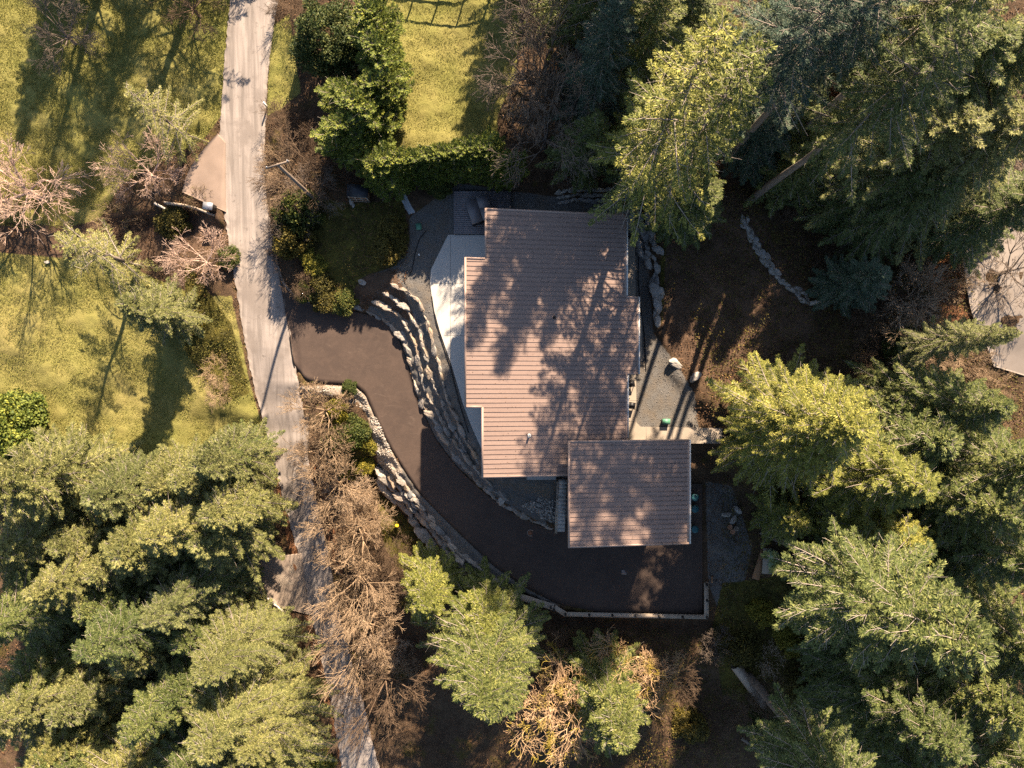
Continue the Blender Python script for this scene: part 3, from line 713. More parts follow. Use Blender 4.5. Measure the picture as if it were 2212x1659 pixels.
MB().box((.515, .53, .925), (.98, 1.0, .14)).build('cover', M['tub'], tb)
MB().box((.515, -.5, .93), (.98, 1.0, .14)).build('cover', M['tub'], tb)

# small timber shed
shd = empty('garden_shed', gp(781, 424)); tag(shd, 'tiny timber garden hutch with dark sloping roof beside the grey path', 'shed'); 
MB().box((0, 0, .62), (1.35, .72, 1.25)).build('wall', M['woodo'], shd)
MB().box((0, .02, 1.33), (1.5, .86, .07), 0, .08).build('roof', M['shing'], shd)
lf = MB()
for x in (-.66, -.22, .22, .66): lf.box((x, -.40, .62), (.07, .07, 1.3))
for z in (.1, .65, 1.22): lf.box((0, -.405, z), (1.38, .05, .07))
lf.build('lattice', M['wood'], shd); shd.rotation_euler[2] = math.radians(-4)

# ------------------------------------------------------------------ stones
def rock_mesh(seed, flat=.75):
    import bmesh
    r = np.random.default_rng(seed); bm = bmesh.new(); bmesh.ops.create_icosphere(bm, subdivisions=3, radius=1)
    d = np.array([v.co[:] for v in bm.verts]); d /= np.linalg.norm(d, axis=1, keepdims=True)
    N = r.normal(size=(9, 3)); N /= np.linalg.norm(N, axis=1, keepdims=True); h = r.uniform(.55, .95, 9)
    dots = d @ N.T; rr = np.where(dots > .05, h / np.maximum(dots, .05), 9).min(1); rr = np.minimum(rr, 1.28)
    rr *= 1 + .05 * np.sin(d[:, 0] * 7 + seed) * np.sin(d[:, 1] * 8) + r.normal(0, .012, len(rr))
    P = d * rr[:, None] * np.array([1, .78, flat])
    for v, p in zip(bm.verts, P): v.co = p
    me = bpy.data.meshes.new('boulder'); bm.to_mesh(me); bm.free(); me.materials.append(M['stone'])
    return me
ROCKS = [rock_mesh(s, f) for s, f in ((1, .7), (2, .8), (3, .62), (4, .75), (5, .85), (6, .66), (7, .75), (8, .7))]
def stone_at(p, s, rz, parent=None, mat=None, org=None, name='boulder', tilt=.25):
    o = obj(name, random.choice(ROCKS), parent)
    s = tuple(max(.05, q) for q in s)
    q_ = Vector(p) - (org or Vector((0, 0, 0))); o.location = q_
    o.rotation_euler = (random.uniform(-tilt, tilt), random.uniform(-tilt, tilt), rz); o.scale = s
    if mat: o.material_slots[0].link = 'OBJECT'; o.material_slots[0].material = mat
    return o
def wall_of_boulders(line, size, label, dz=0.0, mat=None, jit=1.5, ratio=1.5, name='boulder_wall', rows=1, spread=0, group=None, tall=.8, wid=.46):
    line = np.array(line, float); seg = np.hypot(*np.diff(line, axis=0).T); S = np.concatenate([[0], np.cumsum(seg)])
    mid = line[len(line) // 2]; org = gp(*mid); root = empty(name, org); tag(root, label, 'boulder wall', group)
    cnt = 0
    for r_ in range(rows):
        s = random.uniform(0, 6)
        while s < S[-1] and cnt < 100:
            sz = size * random.choice((.7, .85, .95, 1, 1.1, 1.3)) * random.uniform(.9, 1.1)
            u = np.interp(s, S, line[:, 0]); v = np.interp(s, S, line[:, 1]); i = min(len(seg) - 1, max(0, np.searchsorted(S, s) - 1))
            d = (line[i + 1] - line[i]) / seg[i]; off = (r_ - (rows - 1) / 2) * spread + random.uniform(-jit, jit)
            u2, v2 = u - d[1] * off, v + d[0] * off
            p = gp(u2, v2, dz + sz * .10)
            stone_at(p, (sz * .60 * random.uniform(.9, 1.2), sz * wid * random.uniform(.85, 1.2), sz * tall * .6), math.atan2(-d[1], d[0]) + random.uniform(-.22, .22), root, mat, org)
            s += sz * .76 * 29; cnt += 1
    return root
wall_of_boulders(T1, .72, 'lowest tier of the boulder terraces, directly along the inner driveway edge', -.30, group='boulder tiers between driveway and patio', wid=.46, jit=.8, tall=1.0)
wall_of_boulders(T2, .66, 'second boulder tier up from the driveway edge', -.2, group='boulder tiers between driveway and patio', wid=.34, jit=.6, tall=1.0)
wall_of_boulders(T3, .62, 'third boulder tier up from the driveway, just below the topmost one', -.2, group='boulder tiers between driveway and patio', wid=.34, jit=.6, tall=1.0)
wall_of_boulders(T4, .66, 'topmost boulder tier, nearest to the concrete patio edge', -.2, group='boulder tiers between driveway and patio', wid=.34, jit=.6, tall=1.0)
wall_of_boulders(O1, .62, 'upper course of the rock embankment on the outer side of the driveway', -.12, group='boulder courses below the driveway')
wall_of_boulders(O2, .75, 'middle course of the rock embankment below the outer driveway edge', -.1, rows=2, spread=12, group='boulder courses below the driveway')
wall_of_boulders(O3, 1.0, 'lowest course of large boulders at the foot of the driveway embankment', .2, group='boulder courses below the driveway', tall=1.0)
wall_of_boulders([(1208, 428), (1240, 420), (1280, 422), (1330, 421), (1372, 420)], .42, 'bank of small rounded stones behind the house, along its upper edge', .0, M['stonew'], rows=3, spread=11)
wall_of_boulders([(1372, 410), (1378, 440), (1385, 480), (1392, 510), (1402, 545), (1415, 560)], .62, 'heap of rounded pale boulders right of the upper house corner', .0, M['stonew'], rows=3, spread=16)
wall_of_boulders([(1417, 575), (1415, 605), (1416, 645), (1421, 690)], .82, 'single file of pale boulders right of the house roof', .0, M['stonew'], jit=1)
wall_of_boulders([(1605, 465), (1612, 490), (1640, 540), (1665, 580), (1700, 620), (1745, 648)], .46, 'dotted row of small stones edging the dirt trail in the woods', .0, M['stonew'], jit=5, rows=2, spread=6)
wall_of_boulders([(1048, 1052), (1075, 1062), (1100, 1078)], .5, 'short row of low stones under the roof corner beside the gravel bed', -.1)
wall_of_boulders([(757, 412), (758, 425), (760, 440), (764, 450)], .3, 'little stone edging left of the timber hutch', .0, M['stonew'])
def lone(u, v, s, rz, label, mat='stonew', dz=.1):
    o = stone_at(gp(u, v, dz), s, rz, None, M[mat]); tag(o, label, 'boulder')
lone(1457, 783, (.6, .36, .34), -.5, 'elongated pale boulder lying alone in the dirt right of the house')
lone(1500, 816, (.44, .42, .38), .5, 'round pale boulder in deep shade at the end of the dirt trail')
lone(783, 608, (.36, .28, .28), -.5, 'pale boulder alone between mossy patch and boulder tiers')
lone(1567, 1111, (.36, .26, .25), .3, 'leftmost pale boulder beside the terracotta pots')
lone(1583, 1124, (.34, .3, .25), 1.2, 'pale boulder right above the terracotta pots')
lone(1593, 1102, (.34, .28, .25), 2.2, 'pale boulder half hidden under the fir above the pots')
lone(105, 567, (.24, .14, .14), 0, 'small white stone on the shaded left lawn')
lone(1084, 1082, (.34, .34, .3), .7, 'light round boulder on the gravel bed above the manhole')
# rubble, uncountable
def scatter_rocks(name, polys, n, smin, smax, mat, label):
    base = []
    for s in range(5):
        me = ROCKS[s]; 
    # low poly stones
    a = np.array([[1, 0, 0], [-1, 0, 0], [0, 1, 0], [0, -1, 0], [0, 0, 1], [0, 0, -1]], float)
    tri = np.array([[0, 2, 4], [2, 1, 4], [1, 3, 4], [3, 0, 4], [2, 0, 5], [1, 2, 5], [3, 1, 5], [0, 3, 5]])
    pts = scatter(polys, n); z = hgt(pts); P = unp(pts[:, 0], pts[:, 1], z + .02)
    m = len(P); s = rng.uniform(smin, smax, m) * rng.uniform(.6, 1.3, m); V = a[None] * rng.uniform(.6, 1.2, (m, 6, 1)) * s[:, None, None]
    V[:, :, 2] *= .7
    ang = rng.uniform(0, 6.3, m); c, s_ = np.cos(ang)[:, None], np.sin(ang)[:, None]
    V = np.stack([V[..., 0] * c - V[..., 1] * s_, V[..., 0] * s_ + V[..., 1] * c, V[..., 2]], -1) + P[:, None]
    f = (tri[None] + (np.arange(m) * 6)[:, None, None]).reshape(-1, 3)
    o = obj(name, mk(name, V.reshape(-1, 3), [f], mat)); tag(o, label, kind='stuff'); return o
def scatter(polys, n, avoid=()):
    out = []
    areas = []
    for p in polys: q_ = np.array(p, float); areas.append(abs(np.sum(q_[:, 0] * np.roll(q_[:, 1], -1) - np.roll(q_[:, 0], -1) * q_[:, 1])) / 2)
    for p, a in zip(polys, areas):
        q_ = np.array(p, float); k = int(n * a / sum(areas)); lo = np.maximum(q_.min(0), -60); hi = np.minimum(q_.max(0), [2270, 1720])
        pts = rng.uniform(lo, hi, (int(k * 2.2) + 20, 2)); m = inside(p, pts[:, 0], pts[:, 1]); pts = pts[m][:k]
        for av in avoid:
            if len(pts): pts = pts[~inside(av, pts[:, 0], pts[:, 1])]
        out.append(pts)
    return np.concatenate(out)
def stone_island(name, c):
    t = NT(name); r = t.n('NewGeometry').outputs['Random Per Island']; return t.bsdf(t.mix(r, tuple(q * .5 for q in c), tuple(q * 1.25 for q in c)), .9, .2)
M['rub'] = stone_island('broken_rubble', (.38, .35, .31)); M['rubd'] = stone_island('gravel_chips', (.22, .21, .20))
scatter_rocks('rubble', [[(1150, 1090), (1165, 1072), (1200, 1082), (1200, 1130), (1170, 1120)], [(1125, 1092), (1150, 1080), (1155, 1110)]], 420, .04, .12, M['rub'], 'broken grey rubble heaped beside the staircase')
scatter_rocks('rubble', [[(798, 900), (812, 900), (850, 985), (868, 1025), (850, 1030), (815, 1008), (815, 960)], [(650, 838), (770, 838), (790, 860), (800, 900), (780, 880), (700, 850)]], 1500, .03, .10, M['rub'], 'pale rubble spilled along the outer driveway edge')
scatter_rocks('gravel', GRAV[2:] + [DIRT[3]], 9000, .015, .045, M['rubd'], 'loose grey gravel around the house')

# ------------------------------------------------------------------ retaining wall with timber cap
rw = empty('retaining_wall', at(1360, 1330, -2.4)); tag(rw, 'timber capped retaining wall with short black posts along the bottom of the driveway', 'retaining wall'); ro = Vector(rw.location)
def cap_seg(a, b, wpx, z, zb):
    a3, b3 = at(*a, z), at(*b, z); d = b3 - a3; L = d.length; w = wpx / 28.5; ang = math.atan2(d.y, d.x)
    nrm = Vector((d.y, -d.x, 0)).normalized()
    c = (a3 + b3) / 2
    MB().box((c.x - ro.x, c.y - ro.y, z - ro.z), (L, w, .09), ang).build('cap_board', M['wood'], rw)
    c2 = c + nrm * (w / 2 - .02)
    MB().box((c2.x - ro.x, c2.y - ro.y, (z + zb) / 2 - ro.z - .02), (L + .05, .10, z - zb), ang).build('wall_face', M['wood'], rw)
    c3 = c + nrm * (w / 2 + .09)
    MB().box((c3.x - ro.x, c3.y - ro.y, z - .35 - ro.z), (L, .05, .14), ang).build('side_rail', M['wood'], rw)
    return nrm, w
CAPS = [((1085, 1277), (1196, 1311), 13, -2.3, -5.3), ((1198, 1311), (1222, 1326), 10, -2.34, -5.3), ((1220, 1326.5), (1530, 1332.5), 9, -2.38, -5.3), ((1525.5, 1335), (1525.5, 1259), 9, -2.33, -4.6)]
for c in CAPS: cap_seg(*c)
for (u, v) in ((1087, 1283), (1121, 1293), (1156, 1303), (1190, 1313), (1197, 1319), (1222, 1328), (1273, 1329), (1323, 1330), (1374, 1331), (1425, 1332.5), (1476, 1334), (1528, 1335), (1527, 1263), (1528, 1298)):
    p = at(u, v, -2.1); MB().box((p.x - ro.x, p.y - ro.y, p.z - ro.z - .08), (.13, .13, .32)).build('post', M['black'], rw)

# ------------------------------------------------------------------ small things
def lid(u, v, w, h, rz, label, H=.18, mat='green'):
    r_ = empty('utility_box', gp(u, v), rz); tag(r_, label, 'utility box')
    MB().box((0, 0, H / 2), (w, h, H)).build('body', M[mat], r_); MB().box((0, 0, H + .02), (w + .05, h + .05, .05)).build('lid', M[mat], r_)
lid(905, 490, .34, .42, .2, 'green utility lid set in grey gravel near the deck', .08); lid(1437, 910, .50, .34, 0, 'green electrical box on gravel beside the walkway', .35)
mh = empty('manhole_cover', on_drive(1146, 1151, .004)); tag(mh, 'round rusty manhole cover in a pale ring on the dark driveway', 'manhole cover')
MB().lathe((0, 0, 0), [(.16, .0), (.16, .02), (0.001, .02)], 24).build('cover', M['iron'], mh); MB().lathe((0, 0, 0), [(.26, 0), (.26, .018), (.21, .018), (.21, 0)], 24).build('ring', M['kerb'], mh)
MB().lathe((0, 0, 0), [(.205, 0), (.205, .012), (.165, .012)], 24).build('frame', M['iron'], mh)
cb = empty('drain_grate', on_drive(1348, 1236, .006)); tag(cb, 'small square drain grate in the dark driveway in front of garage', 'drain')
MB().box((0, 0, 0), (.34, .34, .02)).build('frame', M['metal'], cb)
gr_ = MB()
for k in range(6): gr_.box((-.125 + k * .05, 0, .016), (.02, .28, .02))
gr_.build('grate', M['iron'], cb)
for i, (u, v, lb) in enumerate(((1502, 1075, 'teal lidded bin beside garage, nearest to the walkway'), (1502, 1100, 'middle one of three teal lidded bins beside garage'), (1502, 1144, 'teal lidded bin beside garage, nearest to the driveway apron'))):
    p = at(u, v, -1.5); b0 = empty('waste_bin', (p.x, p.y, -2.47)); tag(b0, lb, 'bin', 'teal bins beside the garage')
    MB().lathe((0, 0, 0), [(.001, 0), (.20, 0), (.25, .85), (.27, .88)], 20).build('body', M['teal'], b0)
    MB().lathe((0, 0, .88), [(.28, 0), (.28, .04), (.22, .09), (.05, .12), (.001, .12)], 20).build('lid', M['teal'], b0)
for (u, v, m_, lb) in ((1574, 1137, 'terra', 'empty terracotta pot, leftmost of the three beside the boulders'), (1588, 1140, 'kerb', 'empty grey plant pot, rightmost of the three beside the boulders'), (1580, 1147, 'terra', 'dark filled terracotta pot, lowest of the three beside the boulders')):
    o = MB().lathe((0, 0, 0), [(.10, 0), (.15, .28), (.18, .30), (.18, .34), (.14, .34), (.13, .24), (.001, .22)], 18).build('plant_pot', M[m_], None, gp(u, v)); tag(o, lb, 'pot', 'plant pots beside the boulders')
tk0 = gp(1667, 1212)
for (u, v, r_, h, lb) in ((1665, 1197, .42, 1.0, 'larger pale green domed tank on a concrete pad under the firs'), (1666, 1219, .32, .8, 'smaller pale green domed tank beside the larger one')):
    b0 = empty('storage_tank', gp(u, v)); tag(b0, lb, 'tank')
    MB().lathe((0, 0, .1), [(r_, 0), (r_, h * .6), (r_ * .93, h * .76), (r_ * .72, h * .9), (r_ * .4, h * .98), (.001, h)], 24).build('body', M['tank'], b0, smooth=True)
    MB().lathe((0, 0, .1 + h * .97), [(r_ * .45, 0), (r_ * .45, .10), (.001, .11)], 20).build('cap', M['black'], b0)
o = MB().box((0, 0, .05), (1.1, 1.9, .12), -.05).build('concrete_pad', M['walk'], None, tk0 - Vector((.15, 0, 0))); tag(o, 'concrete pad under the two green tanks', 'concrete pad')
p = gp(1640, 1219, .12); o = MB().box((0, 0, 0), (.55, 2.3, .08)).build('plank', M['woodo'], None, p); o.rotation_euler = (0, 0, math.radians(-17)); tag(o, 'broad orange brown plank lying left of the green tanks', 'plank')
p = gp(1537, 1251, .1); o = MB().box((0, 0, 0), (.12, .5, .12)).build('timber_block', M['woodo'], None, p); tag(o, 'short timber block at the end of the retaining wall', 'timber')
def chair(u, v, rz, lb):
    b0 = empty('patio_chair', at(u, v, .05), rz); tag(b0, lb, 'chair', 'chairs on the walkway')
    MB().box((0, 0, .42), (.48, .46, .05)).build('seat', M['black'], b0); MB().box((0, .24, .68), (.46, .05, .5), 0, -.15).build('backrest', M['black'], b0)
    for x in (-.21, .21):
        for y in (-.2, .2): MB().box((x, y, .2), (.035, .035, .4)).build('leg', M['black'], b0)
        MB().box((x, 0, .62), (.04, .44, .03)).build('armrest', M['black'], b0)
chair(1363, 876, 1.4, 'black patio chair on the walkway, below the other one'); chair(1362, 829, 1.7, 'black patio chair with a yellow cushion corner on the walkway')
o = MB().lathe((0, 0, 0), [(.001, 0), (.16, 0), (.22, .25), (.2, .5), (.12, .6), (.001, .62)], 18).build('kettle_grill', M['black'], None, at(1361, 511, .05)); tag(o, 'round black kettle grill on the walkway right of the roof', 'grill')
def hose(pts, label, name='garden_hose', r=.03):
    P = [tuple(gp(u, v, .05)) for u, v in pts]; n = len(P); t = np.linspace(0, n - 1, n * 6); A = np.array(P)
    C_ = np.stack([np.interp(t, np.arange(n), A[:, k]) for k in range(3)], 1)
    for _ in range(3): C_[1:-1] = (C_[:-2] + C_[1:-1] * 2 + C_[2:]) / 4
    o = MB().tube(C_, r, 6).build(name, M['black']); tag(o, label, 'hose')
hose([(1381, 520), (1378, 600), (1383, 660), (1392, 720), (1395, 800)], 'black hose lying along the right side of the house')
hose([(921, 498), (905, 518), (897, 545), (893, 570), (887, 590), (870, 606)], 'black hose curving over the gravel left of the patio')
hose([(933, 640), (940, 690), (955, 740), (975, 800), (992, 870), (1012, 935)], 'black edging hose along the curved patio edge', r=.035)
for (u, v, lb) in ((906, 551, 'white capped pipe standing in the gravel'), (1356, 453, 'tiny white pipe cap by the upper house corner')):
    o = MB().lathe((0, 0, 0), [(.07, 0), (.07, .25), (.05, .27), (.001, .27)], 12).build('pipe_cap', M['white'], None, gp(u, v)); tag(o, lb, 'pipe')
# roadside
mb_ = empty('utility_cabinet', gp(461, 452), -.15); tag(mb_, 'grey metal utility cabinet beside the road on the left', 'cabinet')
MB().box((0, 0, .45), (.62, .45, .9)).build('body', M['black'], mb_); MB().box((0, 0, .95), (.7, .52, .1)).build('lid', M['metal'], mb_)
rwl = empty('low_wall', gp(410, 446)); tag(rwl, 'thin low timber wall holding the bank left of the road', 'wall'); lo_ = Vector(rwl.location)
for a, b in (((361, 440), (401, 444)), ((401, 444), (432, 454)), ((432, 454), (464, 466))):
    A, B = gp(*a), gp(*b); z = -1.35; A.z = B.z = z; d = B - A; c = (A + B) / 2
    MB().box((c.x - lo_.x, c.y - lo_.y, z - .6 - lo_.z), (d.length + .05, .14, 1.4), math.atan2(d.y, d.x)).build('timber', M['wood'], rwl)
def log(a, b, r, label, mat, dz=.15, name='log', H=0.0):
    A, B = gp(*a, dz), gp(*b, dz + H); o = MB().tube([A, A * .6 + B * .4 + Vector((0, 0, .03)), B], [r, r * .85, r * .65], 10).build(name, M[mat]); tag(o, label, 'log')
log((336, 440), (368, 457), .10, 'pale pole lying on the bank left of the road', 'deadw')
log((1746, 657), (1845, 632), .16, 'bleached log lying across the woods at the end of the stone row', 'deadw')
log((562, 1094), (598, 1083), .28, 'thick pale cut log between the conifers left of the road', 'deadw', .24)
log((1640, 1142), (1835, 1243), .34, 'long grey fallen trunk below the big sunlit firs', 'bark3', .32, 'fallen_trunk', .0)
log((1585, 1432), (1735, 1642), .42, 'thick sunlit fallen trunk in the lower right wood', 'barkf', .38, 'fallen_trunk', .0)
log((1722, 1240), (1782, 1282), .13, 'short pale stick leaning on the moss right of the green tanks', 'deadw', .12)
log((1878, 1466), (2004, 1577), .22, 'grey trunk lying among the low firs at lower right', 'bark3', .2, 'fallen_trunk', .0)
log((545, 1262), (612, 1320), .12, 'straight pale timber edging beside the road at lower left', 'deadw', .1)
log((1600, 1592), (1668, 1640), .14, 'thin bare log in dark shade at the lower edge', 'bark', .13)
o = MB().box((0, 0, .4), (.08, .16, .9)).build('marker_post', M['white'], None, gp(578, 232)); tag(o, 'white marker post at the right edge of the road', 'post')
o = MB().lathe((0, 0, 0), [(.14, 0), (.16, .2), (.1, .34), (.001, .36)], 14).build('float_ball', M['yel'], None, gp(858, 1135)); tag(o, 'bright yellow ball on the mossy slope below the boulders', 'ball')
# utility pole
up = empty('utility_pole', gp(690, 440)); tag(up, 'wooden utility pole with a crossarm in the brush right of the road', 'utility pole')
MB().lathe((0, 0, -.3), [(.15, 0), (.10, 9.3), (.001, 9.35)], 12).build('pole', M['bark3'], up)
MB().box((0, 0, 9.0), (1.5, .09, .11), .3).build('crossarm', M['bark3'], up)
for k in (-.65, .65):
    MB().lathe((k * math.cos(.3), k * math.sin(.3), 9.06), [(.05, 0), (.06, .08), (.03, .16), (.001, .17)], 10).build('insulator', M['metal'], up)
# fence beyond the top edge
fn = empty('fence', gp(930, -40)); tag(fn, 'open rail fence at the top end of the mown lawn, seen by its shadow', 'fence'); fo = Vector(fn.location)
fa, fb = gp(850, -38), gp(1060, -8)
for k in range(5):
    p = fa.lerp(fb, k / 4); MB().box((p.x - fo.x, p.y - fo.y, .9), (.10, .10, 2.0)).build('post', M['wood'], fn)
for z in (.8, 1.8):
    c = (fa + fb) / 2; d = fb - fa; MB().box((c.x - fo.x, c.y - fo.y, z), (d.length, .07, .12), math.atan2(d.y, d.x)).build('rail', M['wood'], fn)

# ------------------------------------------------------------------ vegetation prototypes
def sprays(B, D, L, nrm_tilt, r, m=6, sl=.22, sw=.055, fan=38):
    """B base, D unit direction, L length of each twig -> narrow triangles along both sides"""
    n = len(B); s = (np.arange(m) + .6) / m
    pos = B[:, None] + D[:, None] * (L[:, None] * s[None])[:, :, None]
    side = np.cross(D, np.array([0, 0, 1.0])); side /= np.maximum(np.linalg.norm(side, axis=1, keepdims=True), 1e-6)
    out = []
    for sg in (-1, 1):
        a = np.radians(fan + r.uniform(-14, 14, (n, m)))
        d = D[:, None] * np.cos(a)[..., None] + sg * side[:, None] * np.sin(a)[..., None]
        d[..., 2] += r.uniform(-.35, .22, (n, m)); d /= np.linalg.norm(d, axis=2, keepdims=True)
        ln = sl * r.uniform(.6, 1.25, (n, m)) * (1.15 - .5 * s)[None]
        w = np.cross(d, np.array([0, 0, 1.0])); w += r.normal(0, .45, w.shape); w /= np.linalg.norm(w, axis=2, keepdims=True)
        wd = sw * r.uniform(.7, 1.3, (n, m))
        c = pos; tip = c + d * ln[..., None]; mid = c + d * (ln * .45)[..., None]
        V = np.stack([c, mid - w * wd[..., None] * .5, tip, mid + w * wd[..., None] * .5], 2)
        out.append(V.reshape(-1, 3))
    V = np.concatenate(out); f = np.arange(len(V)).reshape(-1, 4); return V, f
def conifer(name, seed, H, R, cb=.1, sp=.36, per=6, e0=(-.12, .65), droop=.28, gap=.135, twl=.72, m=6, sl=.21, sw=.05, bare=.12, pw=.82, fan=34, gaps=.1, tw_r=.0075):
    r = np.random.default_rng(seed); Bs = []; Ds = []; Ls = []; S0 = []; S1 = []; r0 = []; r1_ = []
    z = cb * H; az0 = r.uniform(0, 6)
    # several sectors carry longer or shorter limbs so that the outline is uneven
    lob = r.uniform(.62, 1.25, 9)
    while z < H * .99:
        f = (z / H - cb) / (1 - cb); Lz = R * (1 - f) ** pw * min(1, .6 + f * 3) + .12
        for k in range(per):
            az = az0 + k * 2 * math.pi / per + r.uniform(-.35, .35)
            l = Lz * r.uniform(.60, 1.2) * np.interp((az % 6.283) / 6.283 * 9, np.arange(10), np.append(lob, lob[0]))
            if r.random() < gaps: continue
            e = e0[0] + (e0[1] - e0[0]) * f ** 1.3 + r.uniform(-.08, .08); dr = droop * r.uniform(.7, 1.3)
            ca, sa = math.cos(az), math.sin(az); zb = z + r.uniform(-.15, .15)
            t = np.linspace(0, 1, 6); bend = r.uniform(-.12, .12)
            aa = az + bend * t
            P = np.stack([np.cos(aa) * l * t, np.sin(aa) * l * t, zb + l * (e * t - dr * t ** 2 + .16 * t ** 3)], 1)
            S0.append(P[:-1]); S1.append(P[1:]); br = .016 + .012 * l; rr = br * (1 - .85 * t); r0.append(rr[:-1]); r1_.append(rr[1:])
            nt = max(3, int(l / gap)); tt = np.linspace(bare, 1, nt) + r.uniform(-.02, .02, nt); tt = np.clip(tt, 0, 1)
            Q = np.stack([np.interp(tt, t, P[:, c]) for c in range(3)], 1)
            dirb = P[-1] - P[2]; dirb = dirb / np.linalg.norm(dirb)
            if r.random() < .07: continue
            for sg in (-1, 1):
                an = np.radians(r.uniform(42, 72, nt)) * (1 - .75 * np.clip((tt - .75) / .25, 0, 1)) * sg
                dx = dirb[0] * np.cos(an) - dirb[1] * np.sin(an); dy = dirb[0] * np.sin(an) + dirb[1] * np.cos(an)
                dz = dirb[2] + r.uniform(-.32, .12, nt)
                D = np.stack([dx, dy, dz], 1); D /= np.linalg.norm(D, axis=1, keepdims=True)
                tl = np.clip(.27 * l * (1.02 - tt) + .20, .16, twl) * r.uniform(.7, 1.15, nt) * (.6 + .4 * min(1, l))
                Bs.append(Q); Ds.append(D); Ls.append(tl)
        z += sp * (1 - .35 * f) * r.uniform(.85, 1.15); az0 += .9
    B = np.concatenate(Bs); D = np.concatenate(Ds); L = np.concatenate(Ls)
    k = r.random(len(B)) < .30; dead = r.random(len(B)) < .055
    e1 = B + D * (L * .92)[:, None]; e2 = B + D * (L * 1.25 + .15)[:, None] + r.normal(0, .08, B.shape)
    T0 = np.concatenate([B[k], B[dead]]); T1_ = np.concatenate([e1[k], e2[dead]]); TR_ = np.concatenate([np.full(k.sum(), tw_r), np.full(dead.sum(), tw_r * 1.5)])
    T0[:, 2] += .02; T1_[:, 2] += .03
    Vt, ft = tubes(T0, T1_, TR_, TR_ * .5, 3); twm = mk(name + '_twigs', Vt, [ft], M['twigp'])
    V, f = sprays(B[~dead], D[~dead], L[~dead], 0, r, m, sl, sw, fan)
    crown = mk(name + '_crown', V, [f], M['fir'])
    tz = np.linspace(-.6, H * .97, 9); TP = np.stack([r.normal(0, .03, 9), r.normal(0, .03, 9), tz], 1); TR = (.012 * H + .06) * (1 - np.linspace(0, 1, 9)) + .02
    V1, f1 = tubes(TP[:-1], TP[1:], TR[:-1], TR[1:], 8)
    trunk = mk(name + '_trunk', V1, [f1], M['bark'], smooth=True)
    V2, f2 = tubes(np.concatenate(S0), np.concatenate(S1), np.concatenate(r0), np.concatenate(r1_), 3)
    limbs = mk(name + '_limbs', V2, [f2], M['limb'])
    return (('trunk', trunk), ('branches', limbs), ('twigs', twm), ('crown', crown))
def bare_tree(name, seed, H, R, mat, depth=6, up=.35, kids=3, r0=.12, twig=.009, trunkf=.16, nmain=7, wig=.3):
    r = np.random.default_rng(seed); A = []; B = []; RA_ = []; RB_ = []
    def grow(p, d, L, rad, lev):
        n = 3; q = p.copy(); dd = d.copy(); segs = []
        for i in range(n):
            dd = dd + r.normal(0, wig * .35, 3) + np.array([0, 0, .05 * (1 if lev < 3 else -.2)]); dd /= np.linalg.norm(dd)
            q2 = q + dd * L / n; ra = rad * (1 - .22 * i); rb = rad * (1 - .22 * (i + 1)); A.append(q); B.append(q2); RA_.append(max(ra, twig)); RB_.append(max(rb, twig)); segs.append((q2.copy(), dd.copy())); q = q2
        if lev >= depth: return
        for j in range(kids):
            pp, d2 = segs[min(n - 1, int(r.uniform(.4, n)))] if j else segs[-1]
            ax = r.normal(size=3); ax -= d2 * (ax @ d2); ax /= np.linalg.norm(ax)
            an = r.uniform(.25, .95) if j else r.uniform(0, .35)
            nd = d2 * math.cos(an) + ax * math.sin(an)
            grow(pp, nd / np.linalg.norm(nd), L * r.uniform(.58, .82), rad * (.68 if j == 0 else .5), lev + 1)
    base = np.array([0, 0, -.3]); top = np.array([0, 0, H * trunkf]); A.append(base); B.append(top); RA_.append(r0 * 1.3); RB_.append(r0)
    for k in range(nmain):
        az = k * 2 * math.pi / nmain + r.uniform(-.4, .4); e = r.uniform(up, up + .75)
        d = np.array([math.cos(az) * math.cos(e), math.sin(az) * math.cos(e), math.sin(e)]); grow(top, d, R * r.uniform(.34, .48), r0 * .6, 1)
    A = np.array(A); B = np.array(B); RA_ = np.array(RA_); RB_ = np.array(RB_); big = RA_ > .03
    V, f = tubes(A[big], B[big], RA_[big], RB_[big], 5); V2, f2 = tubes(A[~big], B[~big], RA_[~big], RB_[~big], 3)
    return (('trunk', mk(name + '_trunk', V, [f], mat)), ('twigs', mk(name + '_twigs', V2, [f2], mat)))
